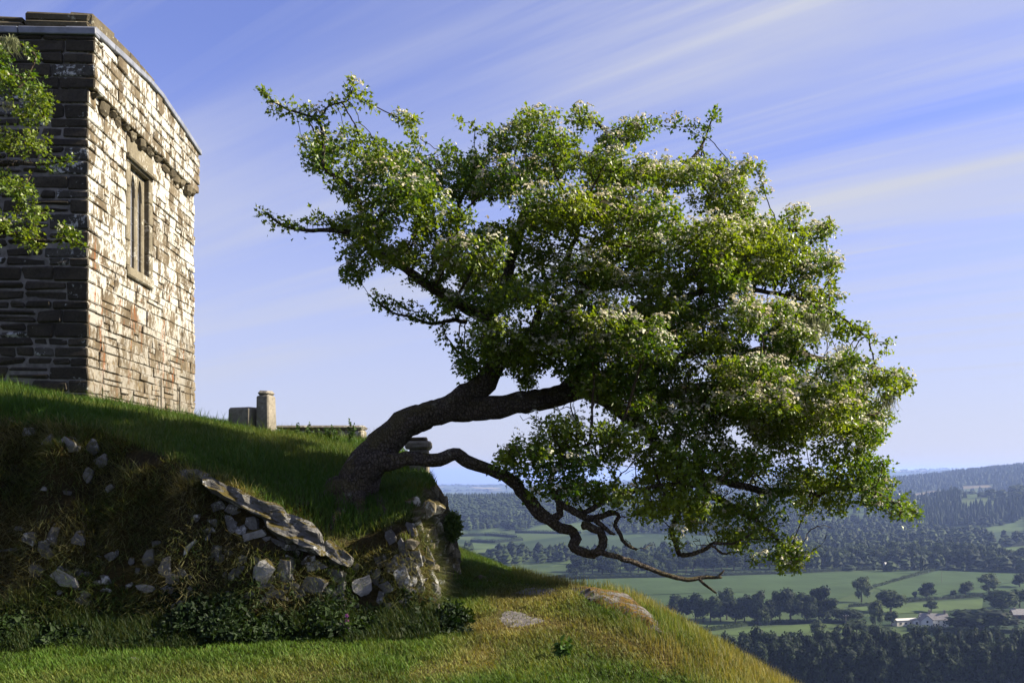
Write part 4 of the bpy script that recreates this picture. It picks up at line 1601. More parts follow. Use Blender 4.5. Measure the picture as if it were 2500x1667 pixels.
    for pts in ([(884, 1160, 30), (905, 1196, 20), (925, 1225, 12), (945, 1262, 6), (955, 1290, 3)], [(852, 1195, 34), (836, 1230, 20), (822, 1262, 11), (808, 1292, 5)],
                [(838, 1198, 32), (800, 1206, 18), (765, 1220, 10), (735, 1240, 4)], [(870, 1190, 30), (876, 1232, 17), (880, 1268, 9), (890, 1300, 4)]):
        rows = []
        for i, (a, b, r) in enumerate(pts):
            h = ray_hill(a, b)
            q = P(a, b, 9.4) if i == 0 else h + np.array([0, 0.01, -0.25 * r / F * h[1]])
            rows.append((*q, r / F * q[1]))
        limbs.append(("root", 12, rows))
    # leaf masses: flattened pads scattered through the crown's volume
    body = full([(655, 345), (700, 335), (720, 285), (780, 290), (850, 302), (920, 292), (1000, 282), (1000, 345), (1070, 355), (1110, 345), (1150, 312),
                 (1185, 305), (1180, 262), (1290, 255), (1350, 280), (1400, 275), (1430, 305), (1500, 285), (1550, 325), (1620, 345), (1690, 385),
                 (1755, 390), (1755, 435), (1690, 440), (1740, 480), (1840, 500), (1910, 530), (1915, 600), (1925, 650), (1850, 655), (1900, 700),
                 (1960, 740), (2050, 790), (2030, 830), (2095, 865), (2070, 900), (2060, 950), (2030, 980), (2015, 1060), (2035, 1110), (2105, 1165),
                 (2060, 1190), (1990, 1160), (1920, 1185), (1840, 1170), (1825, 1230), (1850, 1290), (1800, 1300), (1700, 1265), (1640, 1220),
                 (1560, 1200), (1500, 1100), (1470, 1030), (1450, 950), (1380, 900), (1250, 890), (1160, 875), (1060, 855), (1040, 800),
                 (1030, 760), (1020, 700), (950, 655), (870, 660), (800, 645), (800, 590), (780, 560), (760, 500), (800, 440), (690, 385)])
    low = full([(1150, 1055), (1210, 1005), (1240, 955), (1330, 985), (1420, 990), (1500, 1030), (1600, 1040), (1640, 1100), (1620, 1160), (1540, 1200), (1440, 1160), (1330, 1150), (1250, 1185), (1225, 1130), (1195, 1085)])
    gaps = [full([(1000, 690), (1060, 740), (1030, 770), (950, 720)]), full([(1250, 900), (1450, 925), (1420, 985), (1230, 955)]), full([(985, 345), (1080, 360), (1060, 300), (1010, 285)])]
    pads = []
    cen = []
    tries = 0
    while len(cen) < 215 and tries < 40000:
        tries += 1
        px, py = rg.uniform(650, 2260), rg.uniform(265, 1400)
        if not inpoly(np.array(px), np.array(py), body) or any(inpoly(np.array(px), np.array(py), g_) for g_ in gaps):
            continue
        ed = float(polydist(np.array(px), np.array(py), body))
        th = min(1.5, 0.25 + 0.009 * ed)
        Yo = rg.uniform(-th, th)
        if rg.uniform() < 0.35: Yo = -abs(Yo)
        q = P(px, py, 9.75 + sway(px) + Yo)
        if any(np.linalg.norm((q - c) * np.array([1, 0.75, 2.1])) < 0.34 for c in cen):
            continue
        cen.append(q)
        rx = min(rg.uniform(0.22, 0.46), 0.10 + ed / F * 9.7 * 0.9)
        pads.append((q, rx, rg.uniform(0.24, 0.44), min(rg.uniform(0.09, 0.16), 0.06 + ed / F * 9.7), 14 + 125 * rx))
    core = [(1340, 790), (1600, 730), (1900, 780), (1980, 1040), (1700, 1100), (1560, 1010), (1470, 950), (1380, 890)]
    k_ = 0
    while k_ < 46:
        px, py = rg.uniform(1340, 1980), rg.uniform(730, 1100)
        if not inpoly(np.array(px), np.array(py), core):
            continue
        k_ += 1
        pads.append((P(px, py, 9.75 + sway(px) + rg.uniform(-1.1, 0.5)), rg.uniform(0.22, 0.34), rg.uniform(0.2, 0.35), rg.uniform(0.09, 0.14), 40))
    cen2 = []
    tries = 0
    while len(cen2) < 46 and tries < 12000:
        tries += 1
        px, py = rg.uniform(1220, 1760), rg.uniform(1010, 1290)
        if not inpoly(np.array(px), np.array(py), low):
            continue
        q = P(px, py, 9.0 + sway(px) + rg.uniform(-0.35, 0.35))
        if any(np.linalg.norm((q - c) * np.array([1, 0.8, 1.6])) < 0.17 for c in cen2):
            continue
        cen2.append(q)
        pads.append((q, rg.uniform(0.16, 0.28), rg.uniform(0.18, 0.3), rg.uniform(0.07, 0.12), 30))
    # sprigs that break the outline
    for (a, b, Y, rx, rz, w) in [(645, 228, 9.3, 0.10, 0.06, 12), (690, 262, 9.3, 0.12, 0.05, 12), (740, 275, 9.3, 0.1, 0.05, 8), (860, 225, 9.3, 0.07, 0.09, 10), (815, 250, 9.3, 0.1, 0.04, 7), (880, 247, 9.3, 0.05, 0.04, 5),
                                 (650, 520, 9.35, 0.10, 0.05, 12), (700, 548, 9.35, 0.14, 0.06, 16), (760, 540, 9.35, 0.16, 0.07, 16), (830, 535, 9.4, 0.16, 0.08, 16),
                                 (935, 735, 9.6, 0.10, 0.04, 10), (985, 752, 9.6, 0.12, 0.05, 12), (1040, 775, 9.6, 0.12, 0.07, 12), (1080, 810, 9.7, 0.10, 0.10, 10), (1120, 850, 9.7, 0.10, 0.10, 12),
                                 (1130, 300, 9.9, 0.10, 0.035, 8), (1175, 310, 9.9, 0.10, 0.045, 9), (1215, 330, 9.9, 0.1, 0.06, 10), (1655, 308, 9.8, 0.07, 0.04, 7), (1690, 315, 9.8, 0.06, 0.05, 6), (1745, 290, 9.8, 0.05, 0.04, 6), (1715, 305, 9.8, 0.06, 0.05, 6),
                                 (1300, 272, 9.9, 0.14, 0.05, 12), (1370, 285, 9.9, 0.13, 0.05, 10), (1445, 290, 9.9, 0.1, 0.05, 8), (1600, 305, 9.9, 0.06, 0.06, 7), (1850, 415, 9.9, 0.12, 0.07, 14), (1860, 455, 9.9, 0.10, 0.05, 10),
                                 (2000, 560, 10.0, 0.14, 0.06, 14), (2025, 640, 10.0, 0.12, 0.08, 14), (2030, 690, 9.9, 0.12, 0.05, 10), (2050, 730, 9.8, 0.08, 0.03, 6), (2160, 840, 9.4, 0.12, 0.06, 12), (2210, 915, 10.2, 0.12, 0.06, 14),
                                 (2190, 1225, 9.6, 0.16, 0.07, 18), (2130, 1190, 9.6, 0.14, 0.08, 14), (2225, 1240, 9.6, 0.07, 0.05, 8), (1960, 1360, 9.3, 0.12, 0.06, 12), (1900, 1330, 9.3, 0.14, 0.07, 14), (1860, 1300, 9.3, 0.14, 0.08, 14), (1800, 1330, 9.25, 0.1, 0.05, 8),
                                 (1240, 1110, 9.0, 0.07, 0.05, 8), (1700, 1225, 9.0, 0.14, 0.08, 14), (1600, 1240, 9.0, 0.12, 0.08, 14), (1650, 1310, 9.3, 0.10, 0.06, 8),
                                 (1760, 1290, 9.35, 0.14, 0.08, 14), (1800, 1345, 9.3, 0.13, 0.07, 14), (1860, 1365, 9.3, 0.13, 0.06, 14), (1920, 1385, 9.3, 0.10, 0.05, 10), (1930, 1345, 9.3, 0.13, 0.07, 14), (1840, 1250, 9.4, 0.16, 0.09, 16), (1900, 1270, 9.4, 0.16, 0.09, 16), (1710, 1270, 9.4, 0.13, 0.08, 12)]:
        pads.append((P(a, b, Y + sway(a)), rx, 0.10, rz, w))

    def blossom(px, py, p, rg):
        dens = np.interp(px, [600, 900, 1200, 1400, 1700, 2200], [0.14, 0.16, 0.20, 0.36, 0.58, 0.6])
        dens = dens * np.interp(py, [250, 700, 1000, 1100, 1250], [1.0, 1.0, 0.75, 0.45, 0.25])
        lowpad = inpoly(px, py, low) & (py > 1000)
        dens = np.where(lowpad, 0.05, dens)
        patch = 0.5 + 1.6 * fbm(p[:, 0] * 1.9, p[:, 1] * 1.9, p[:, 2] * 2.6, 2, 131)
        spot = np.exp(-(((px - 1430) / 95) ** 2 + ((py - 815) / 60) ** 2)) * 0.9
        return rg.uniform(0, 1, len(px)) < np.clip(dens * np.clip(patch, 0, 1.6) * 2.3 + spot, 0, 0.95)
    tang = []
    for _ in range(60):
        px, py = rg.uniform(1420, 2050), rg.uniform(880, 1190)
        tang.append((P(px, py, 9.7 + sway(px) + rg.uniform(-0.7, 0.7)), 0.3, 0.3, 0.16))
    for (a_, b_) in ((1690, 1340), (1740, 1320), (1660, 1300), (1480, 1270), (1400, 1200), (1300, 1010), (1400, 1000), (2000, 1290), (2200, 1250), (1560, 1330)):
        tang.append((P(a_, b_, 9.2 + sway(a_)), 0.2, 0.15, 0.08))
    hawthorn(t, limbs, pads, rg, blossom, 0, origin=org, tangles=tang)
    for (a, b, Y, L_, n) in [(1985, 800, 9.1, 0.26, 130), (2005, 815, 9.15, 0.2, 60), (1870, 890, 9.0, 0.22, 60), (2085, 1010, 9.5, 0.2, 60), (2165, 990, 9.6, 0.24, 110), (2120, 940, 9.4, 0.18, 60), (2060, 870, 9.2, 0.16, 60), (1740, 640, 8.9, 0.16, 50), (1840, 640, 8.9, 0.15, 60), (1790, 700, 8.9, 0.13, 50), (1650, 610, 8.8, 0.12, 30), (1840, 1050, 9.0, 0.14, 40)]:
        q = P(a, b - 25, Y + sway(a) - 0.1)
        v, f, tn = strands(q, L_, n, 0.05, rg)
        mesh_np("hanging_lichen", v - np.array(org), f, M['lichen'], t, col=tn)
    return t


main_tree()


def side_tree():
    """the neighbour whose boughs reach in across the church's shaded wall"""
    rg = np.random.default_rng(5)
    Y = 10.6
    org = tuple(P(-640, 1040, Y))
    t = empty("hawthorn_tree", org)
    tag(t, "leafy hawthorn boughs reaching across the church's dark shaded wall", "tree")
    limbs = [("trunk", 16, limb([(-640, 1070, 60), (-630, 980, 50), (-600, 860, 44), (-560, 740, 38), (-520, 640, 30)], Y, Y)),
             ("branch", 10, limb([(-560, 740, 26), (-420, 640, 20), (-280, 590, 15), (-140, 575, 11), (-20, 560, 8), (80, 585, 5), (160, 590, 3), (200, 600, 2)], Y, Y - 0.1)),
             ("branch", 10, limb([(-520, 640, 24), (-400, 500, 18), (-260, 440, 14), (-120, 420, 10), (0, 395, 7), (80, 400, 4), (170, 400, 2)], Y, Y)),
             ("branch", 10, limb([(-520, 640, 22), (-440, 430, 18), (-320, 300, 14), (-180, 250, 10), (-60, 220, 7), (40, 190, 4), (110, 260, 2)], Y, Y + 0.2)),
             ("branch", 10, limb([(-320, 300, 12), (-200, 180, 9), (-90, 130, 7), (0, 95, 5), (70, 120, 3), (90, 140, 2)], Y, Y - 0.2))]
    poly = full([(-420, 60), (-150, 60), (0, 70), (60, 75), (92, 120), (55, 130), (20, 150), (60, 180), (90, 200), (130, 240), (112, 275), (140, 340), (185, 372), (150, 410), (125, 430), (80, 440), (60, 460), (130, 485), (160, 530), (195, 550), (150, 565), (60, 560), (0, 565), (-200, 600), (-420, 600)])
    pads, cen = [], []
    tries = 0
    while len(cen) < 64 and tries < 12000:
        tries += 1
        px, py = rg.uniform(-420, 210), rg.uniform(65, 620)
        if not inpoly(np.array(px), np.array(py), poly):
            continue
        q = P(px, py, Y + rg.uniform(-0.4, 0.4))
        if any(np.linalg.norm((q - c) * np.array([1, 0.6, 1.5])) < 0.24 for c in cen):
            continue
        cen.append(q)
        ed = float(polydist(np.array(px), np.array(py), poly)) / F * Y
        pads.append((q, min(rg.uniform(0.12, 0.24), 0.06 + ed), 0.2, min(0.11, 0.05 + ed), 20))

    def blossom(px, py, p, rg):
        return rg.uniform(0, 1, len(px)) < 0.045
    hawthorn(t, limbs, pads, rg, blossom, 0, origin=org, leaves_per=11)
    for (a, b, L_, n) in [(25, 95, 0.2, 110), (15, 250, 0.1, 30)]:
        v, f, tn = strands(P(a, b, Y - 0.35), L_, n, 0.045, rg)
        mesh_np("hanging_lichen", v - np.array(org), f, M['lichen'], t, col=tn)


side_tree()

# ------------------------------------------------------------------ grass, weeds, moss


def blades(pos, h, w, lean, rg, tone, up=None):
    """curved two-piece grass blades (3 triangles)"""
    n = len(pos)
    a = rg.uniform(0, 2 * math.pi, n)
    side = np.stack([np.cos(a), np.sin(a), np.zeros(n)], 1)
    fwd = np.stack([-np.sin(a), np.cos(a), np.zeros(n)], 1) * (lean * rg.uniform(0.3, 1.3, n))[:, None]
    u = np.array([0, 0, 1.0]) if up is None else up
    m = pos + u * (h * 0.55)[:, None] + fwd * (h * 0.30)[:, None]
    t = pos + u * (h * 0.92)[:, None] + fwd * (h * 0.95)[:, None]
    hw = (0.5 * w)[:, None]
    v = np.stack([pos - side * hw, pos + side * hw, m + side * hw * 0.8, m - side * hw * 0.8, t], 1).reshape(-1, 3)
    f = np.array([(0, 1, 2), (0, 2, 3), (3, 2, 4)])
    F_ = (np.arange(n)[:, None, None] * 5 + f[None]).reshape(-1, 3)
    return v, F_, np.repeat(tone, 5, axis=0)


def grad(x, y, e=0.03):
    return (hill_f(x + e, y) - hill_f(x - e, y)) / (2 * e), (hill_f(x, y + e) - hill_f(x, y - e)) / (2 * e)


ROCKS = [ROCK_A, ROCK_B, ROCK_C, ROCK_D]


def pick(a, b, k):
    return np.array(a) + (np.array(b) - np.array(a)) * np.asarray(k)[:, None]


def scatter(n, x0, x1, y0, y1, rg):
    return rg.uniform(x0, x1, n), rg.uniform(y0, y1, n)


def build_grass():
    rg = np.random.default_rng(3)
    # --- churchyard grass on top of the bank, long and tousled
    V, Fc, T, nn = [], [], [], 0

    def push(v, f, t):
        nonlocal nn
        V.append(v); Fc.append(f + nn); T.append(t); nn += len(v)
    x, y = scatter(205000, -7.6, -0.4, 8.0, 14.6, rg)
    dens = np.interp(y, [8, 10, 14.6], [1.0, 0.8, 0.45])
    k = rg.uniform(0, 1, len(x)) < dens
    x, y = x[k], y[k]
    gx, gy = grad(x, y)
    z = hill_f(x, y)
    s = np.hypot(gx, gy)
    above = z - lawn_f(x, y)
    k = (above > 0.25) & (s < 1.15) & ~((y > 13.35) & (x < -6.0)) & (x < xright(y) - 0.03)
    vis = np.abs(x / y * F + 1250 - 500) < 800
    k &= vis
    x, y, z, s, gx, gy = x[k], y[k], z[k], s[k], gx[k], gy[k]
    n = len(x)
    cl = fbm(x * 2.3, y * 2.3, 0, 3, 201)
    hgt = (0.05 + 0.075 * rg.uniform(0, 1, n) ** 1.5 + 0.07 * np.clip(cl, 0, 1)) * np.interp(s, [0.3, 1.1], [1, 0.85])
    hgt *= np.interp(y, [8.2, 10, 14], [1.0, 1.0, 1.1])
    hgt = hgt * np.where((cl > 0.22) & (rg.uniform(0, 1, n) < 0.12), 1.9, 1.0)
    dry = np.clip(0.10 + 0.5 * fbm(x * 1.1 + 5, y * 1.1, 0, 3, 211) + 0.45 * np.clip(s - 0.55, 0, 1) + rg.normal(0, 0.13, n), 0, 1)
    tone = pick((0.056, 0.128, 0.015), (0.23, 0.21, 0.062), dry) * rg.uniform(0.75, 1.2, (n, 1))
    push(*blades(np.stack([x, y, z - 0.01], 1), hgt, rg.uniform(0.0045, 0.008, n), np.full(n, 0.75), rg, tone))
    # --- tufts hanging on the bank's face
    x, y = scatter(200000, -6.0, -0.3, 7.6, 9.4, rg)
    gx, gy = grad(x, y); z = hill_f(x, y); s = np.hypot(gx, gy)
    cl = fbm(x * 1.8, y * 1.8, z * 1.8, 3, 221)
    above = z - lawn_f(x, y)
    k = (s > 0.8) & (above > 0.12) & (cl > np.interp(x, [-5, -2.6, -2.2, -1.2, -0.8], [-0.26, -0.22, 0.15, 0.10, -0.25])) & (rg.uniform(0, 1, len(x)) < 0.85)
    x, y, z, gx, gy, cl = x[k], y[k], z[k], gx[k], gy[k], cl[k]
    n = len(x)
    nrm = unit(np.stack([-gx, -gy, np.ones(n)], 1))
    upv = unit(nrm * 0.75 + np.array([0, 0, -0.25]) + rg.normal(0, 0.35, (n, 3)))
    dry = np.clip(0.38 + 0.8 * fbm(x * 2.1, y * 2.1, z * 2.1, 3, 231) + rg.normal(0, 0.15, n), 0, 1)
    tone = pick((0.06, 0.115, 0.02), (0.33, 0.28, 0.14), dry) * rg.uniform(0.55, 1.3, (n, 1))
    push(*blades(np.stack([x, y, z], 1) - nrm * 0.01, rg.uniform(0.07, 0.2, n), rg.uniform(0.004, 0.007, n), np.full(n, 0.5), rg, tone, upv))
    o = mesh_np("bank_grass", np.concatenate(V), np.concatenate(Fc), M['grass'], None, col=np.concatenate(T))
    tag(o, "long tousled grass covering the top and face of the bank", "grass", kind="stuff")
    V.clear(); Fc.clear(); T.clear(); nn = 0
    # --- lawn, path verge and the slope at the right
    x, y = scatter(390000, -4.6, 4.2, 5.6, 13.6, rg)
    z = hill_f(x, y)
    px, py = to_px(np.stack([x, y, z], -1))
    above = z - lawn_f(x, y)
    k = (above < 0.12) & (px > -60) & (px < 2000) & (py < 1720) & (x - np.interp(y, YE, XC) < 1.1)
    k &= rg.uniform(0, 1, len(x)) < np.interp(y, [6, 9, 13], [1.0, 0.8, 0.55])
    x, y, z, px, py = x[k], y[k], z[k], px[k], py[k]
    ins = np.zeros(len(x), bool); near = np.zeros(len(x))
    for r_ in ROCKS:
        inn = inpoly(px, py, r_)
        dd_ = polydist(px, py, r_)
        ins |= inn & (rg.uniform(0, 1, len(x)) > np.interp(dd_, [0, 14, 40], [0.75, 0.22, 0.05]))
    k = ~ins
    x, y, z, px, py = x[k], y[k], z[k], px[k], py[k]
    dr = dryness(x, y, z)
    k = rg.uniform(0, 1, len(x)) > 0.55 * np.clip(dr - 0.35, 0, 1)
    x, y, z, px, py, dr = x[k], y[k], z[k], px[k], py[k], dr[k]
    n = len(x)
    edge = x - np.interp(y, YE, XC)
    verge = np.exp(-((x - xright(y) - 0.12) / 0.28) ** 2) * (y > 8.4)
    hgt = (0.022 + 0.03 * rg.uniform(0, 1, n)) * (1 + 0.6 * fbm(x * 4.3, y * 4.3, 0, 2, 271)) + 0.035 * (1 - dr) * np.clip(fbm(x * 2, y * 2, 0, 2, 241) + 0.3, 0, 1) + 0.09 * verge * rg.uniform(0.3, 1, n)
    tall = (edge > -0.55) & (rg.uniform(0, 1, n) < 0.30) & (x > 0.0)
    hgt = np.where(tall, rg.uniform(0.07, 0.15, n), hgt)
    d2 = np.clip(dr * 0.95 + rg.normal(0, 0.14, n) + np.where(tall, 0.3, 0), 0, 1)
    tone = pick((0.082, 0.160, 0.019), (0.30, 0.255, 0.080), d2) * rg.uniform(0.7, 1.2, (n, 1)) * (1 + 0.45 * fbm(x * 3.1, y * 3.1, 0, 3, 261))[:, None]
    push(*blades(np.stack([x, y, z - 0.006], 1), hgt, np.where(tall, 0.0045, rg.uniform(0.005, 0.009, n)), np.where(tall, 0.35, 0.9), rg, tone))
    o = mesh_np("path_grass", np.concatenate(V), np.concatenate(Fc), M['grass'], None, col=np.concatenate(T))
    tag(o, "short green and straw-coloured turf of the lawn and path", "grass", kind="stuff")
    print("GRASS", sum(len(q) for q in Fc))
    # --- moss cushions on the wall face: short dense fuzz
    x, y = scatter(95000, -6.0, -0.25, 7.5, 9.4, rg)
    gx, gy = grad(x, y); z = hill_f(x, y); s = np.hypot(gx, gy)
    cl = fbm(x * 2.2, y * 2.2, z * 2.2, 4, 101)
    k = (s > 0.7) & (z - lawn_f(x, y) > 0.06) & (cl > -0.06)
    x, y, z, gx, gy = x[k], y[k], z[k], gx[k], gy[k]
    n = len(x)
    nrm = unit(np.stack([-gx, -gy, np.ones(n)], 1))
    tone = pick((0.04, 0.05, 0.010), (0.16, 0.105, 0.018), np.clip(0.5 + 0.9 * fbm(x * 3, y * 3, z * 3, 2, 251) + rg.normal(0, 0.15, n), 0, 1))
    v, f, t = blades(np.stack([x, y, z], 1) - nrm * 0.008, rg.uniform(0.018, 0.04, n), rg.uniform(0.007, 0.012, n), np.full(n, 0.8), rg, tone, nrm)
    o = mesh_np("moss", v, f, M['grass'], bank, col=t)
    o.matrix_parent_inverse = bank_inv
    tag(o, kind="stuff")


build_grass()


def weed_leaves(pos, size, tone, rg, up=0.5):
    n = len(pos)
    al = unit(rg.normal(0, 1, (n, 3)) + np.array([0, -0.5, 0.1]))
    nm = unit(np.array([0.1, -0.35, up]) + rg.normal(0, 0.45, (n, 3)))
    side = unit(np.cross(nm, al)); nm = np.cross(al, side)
    sh = np.array([(0, 0, 0), (-0.34, 0.30, 0.07), (-0.26, 0.62, 0.03), (0, 1.0, -0.10), (0.26, 0.62, 0.03), (0.34, 0.30, 0.07)])
    s = size[:, None, None]
    v = pos[:, None] + s * (side[:, None] * sh[None, :, :1] + al[:, None] * sh[None, :, 1:2] + nm[:, None] * sh[None, :, 2:])
    f = np.array([(0, 5, 4), (0, 4, 3), (0, 3, 2), (0, 2, 1)])
    return v.reshape(-1, 3), (np.arange(n)[:, None, None] * 6 + f[None]).reshape(-1, 3), np.repeat(tone, 6, axis=0)


def build_weeds():
    rg = np.random.default_rng(17)
    # nettles, ivy and dock along the wall's foot
    n = 40000
    x = rg.uniform(-4.9, -0.35, n)
    prof = np.interp(x, [-4.9, -4, -3, -2.2, -1.2, -0.5, -0.35], [0.20, 0.22, 0.26, 0.30, 0.20, 0.12, 0.05]) * np.clip(0.85 + 1.1 * fbm(x * 2.6, 1.3, 0, 4, 301), 0.4, 1.6)
    hgt = prof * rg.uniform(0, 1, n) ** 0.9
    y0 = yfront(x) + 0.10 * fbm(x * 1.7, 3.1, 0, 3, 21)
    dep = rg.uniform(-0.42, 0.12, n)
    keep = rg.uniform(0, 1, n) < np.clip(0.55 + 1.6 * fbm(x * 4.5, dep * 5, hgt * 5, 3, 311), 0, 1)
    x, hgt, y0, dep = x[keep], hgt[keep], y0[keep], dep[keep]
    hgt = hgt * np.interp(dep, [-0.42, -0.1, 0.12], [0.35, 0.9, 1.2])
    y = y0 + dep
    z = np.maximum(hill_f(x, y), lawn_f(x, y) + hgt)
    n = len(x)
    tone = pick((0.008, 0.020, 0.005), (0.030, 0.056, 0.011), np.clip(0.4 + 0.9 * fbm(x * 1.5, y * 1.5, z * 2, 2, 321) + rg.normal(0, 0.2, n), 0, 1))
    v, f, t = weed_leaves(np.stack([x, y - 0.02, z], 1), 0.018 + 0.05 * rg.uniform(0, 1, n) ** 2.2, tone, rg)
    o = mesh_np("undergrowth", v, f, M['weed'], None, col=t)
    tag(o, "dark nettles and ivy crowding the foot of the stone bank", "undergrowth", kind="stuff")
    # long grass at the undergrowth's skirt
    n = 22000
    x = rg.uniform(-4.9, -0.3, n)
    y = yfront(x) - rg.uniform(-0.05, 0.55, n)
    z = hill_f(x, y)
    k = fbm(x * 2.5, y * 2.5, 0, 3, 331) > -0.1
    x, y, z = x[k], y[k], z[k]; n = len(x)
    tone = pick((0.018, 0.045, 0.009), (0.085, 0.095, 0.03), np.clip(rg.normal(0.3, 0.25, n), 0, 1))
    v, f, t = blades(np.stack([x, y, z], 1), rg.uniform(0.06, 0.28, n) * np.interp(yfront(x) - y, [0, 0.55], [1, 0.35]), rg.uniform(0.005, 0.009, n), np.full(n, 0.7), rg, tone)
    tag(mesh_np("skirt_grass", v, f, M['grass'], None, col=t), "rank dark grass between the undergrowth and the mown lawn", "grass", kind="stuff")

    def plant(name, label, base, h, nst, leafsize, spread, tone, flowers=None, cat="plant", group=None):
        o = empty(name, tuple(base))
        tag(o, label, cat, group)
        Vs, Fs, k0 = [], [], 0
        lp, fl = [], []
        for i in range(nst):
            tip = np.array([rg.normal(0, spread), rg.normal(0, spread), h * rg.uniform(0.7, 1.1)])
            rows = catmull([(0, 0, -0.03, 0.004), (*(tip * 0.5 + rg.normal(0, 0.012, 3)), 0.003), (*tip, 0.0018)], 0.02)
            v, f = tube(rows, 4, 0)
            Vs.append(v); Fs.append(tris_of(f) + k0); k0 += len(v)
            for q in rows[2::1, :3]:
                for _ in range(2):
                    lp.append(q + rg.normal(0, 0.006, 3))
            fl.append(tip)
        mesh_np("stem", np.concatenate(Vs), np.concatenate(Fs), M['weed'], o, col=np.array([0.05, 0.08, 0.02]))
        lp = np.array(lp)
        v, f, t = weed_leaves(lp, rg.uniform(0.6, 1.2, len(lp)) * leafsize, np.tile(np.array(tone), (len(lp), 1)) * rg.uniform(0.7, 1.25, (len(lp), 1)), rg)
        tag(mesh_np("leaves", v, f, M['weed'], o, col=t), kind="stuff")
        if flowers is not None:
            for q in fl:
                a = np.arange(5) * 2 * math.pi / 5
                vv, ff = [], []
                for t_ in a:
                    k = len(vv)
                    d = np.array([math.cos(t_), -0.25, math.sin(t_)]); s_ = np.array([-math.sin(t_), 0, math.cos(t_)])
                    vv += [q, q + 0.008 * d + 0.006 * s_, q + 0.017 * d + 0.005 * s_, q + 0.017 * d - 0.005 * s_, q + 0.008 * d - 0.006 * s_]
                    ff += [(k, k + 1, k + 2), (k, k + 2, k + 3), (k, k + 3, k + 4)]
                mesh_np("flower", np.array(vv), np.array(ff), M['petal'], o, col=np.array(flowers))
    for (a, b) in ((735, 1215), (728, 1240), (745, 1280)):
        px, py = z4(a, b)
        Y = 7.72
        top = P(px, py, Y)
        base = np.array([top[0] + 0.02, Y + 0.05, float(lawn_f(np.array(top[0]), np.array(Y)))])
        plant("pink_campion", "small pink campion flowering among the dark undergrowth", base, float(top[2] - base[2]), 1 if b != 1215 else 2, 0.03, 0.012, (0.05, 0.09, 0.02), (0.62, 0.16, 0.50), group="pink campions below the bank")
    for (a, b, h) in ((505, 235, 0.16), (545, 240, 0.17), (660, 250, 0.18), (700, 245, 0.16), (775, 230, 0.27), (600, 245, 0.12), (640, 250, 0.14)):
        px, py = z4(a, b)
        Y = 12.8
        q = P(px, py, Y)
        z = float(hill_f(np.array(q[0]), np.array(Y)))
        plant("nettle", "tall nettle with a leafy spire standing up against the sky" if h > 0.2 else "low nettle growing along the grassy crest before the low wall", (q[0], Y, z), h + 0.05, 3, 0.045, 0.03, (0.05, 0.10, 0.02), group=None if h > 0.2 else "nettles on the crest")
    # dock on the path
    q = ray_hill(*z5([(790, 1400)])[0])
    plant("dock_plant", "broad-leaved dock plant growing alone in the short turf", q, 0.11, 7, 0.06, 0.05, (0.06, 0.12, 0.025))
    # leafy bush against the wall's sunny side
    n = 1500
    c = P(1105, 1285, 9.9)
    pos = c + unit(rg.normal(0, 1, (n, 3))) * rg.uniform(0, 1, (n, 1)) ** 0.5 * np.array([0.10, 0.25, 0.17])
    v, f, t = weed_leaves(pos, rg.uniform(0.02, 0.045, n), pick((0.04, 0.08, 0.015), (0.10, 0.15, 0.03), rg.uniform(0, 1, n)), rg)
    b = empty("ivy_bush", tuple(c - np.array([0, 0, 0.2])))
    tag(b, "small leafy bush growing out of the wall's sunlit side", "bush")
    o = mesh_np("foliage", v - (c - np.array([0, 0, 0.2])), f, M['weed'], b, col=t); tag(o, kind="stuff")
    rows = catmull([(-0.1, 0.0, -0.1, 0.012), (0.0, 0, 0.1, 0.008), (0.03, 0, 0.3, 0.004)], 0.05)
    v, f = tube(rows, 6, 0); mesh_np("stem", v, tris_of(f), M['twig'], b)


build_weeds()

# ------------------------------------------------------------------ the valley: fields, hedges, trees, houses


def field(poly4, mat, label, lift=0.35, nu=14, nv=10):
    """a pasture draped over the land; four corners in photo pixels"""
    c = [ray_valley(*q) for q in poly4]
    if any(p is None for p in c):
        return
    c = np.array(c)[:, :2]
    u, v = np.meshgrid(np.linspace(0, 1, nu), np.linspace(0, 1, nv), indexing='ij')
    q = (c[0] * ((1 - u) * (1 - v))[..., None] + c[1] * (u * (1 - v))[..., None] + c[2] * (u * v)[..., None] + c[3] * ((1 - u) * v)[..., None])
    z = valley(q[..., 0], q[..., 1]) + lift
    V = np.concatenate([q, z[..., None]], -1).reshape(-1, 3)
    Fq = grid_faces(nu, nv)
    n = np.cross(V[Fq[0, 1]] - V[Fq[0, 0]], V[Fq[0, 2]] - V[Fq[0, 0]])
    if n[2] < 0: Fq = Fq[:, ::-1]
    o = mesh_np("field", V, Fq, mat, None, smooth=True)
    tag(o, label, "field", kind="structure")
    FIELD_XY.append(c)


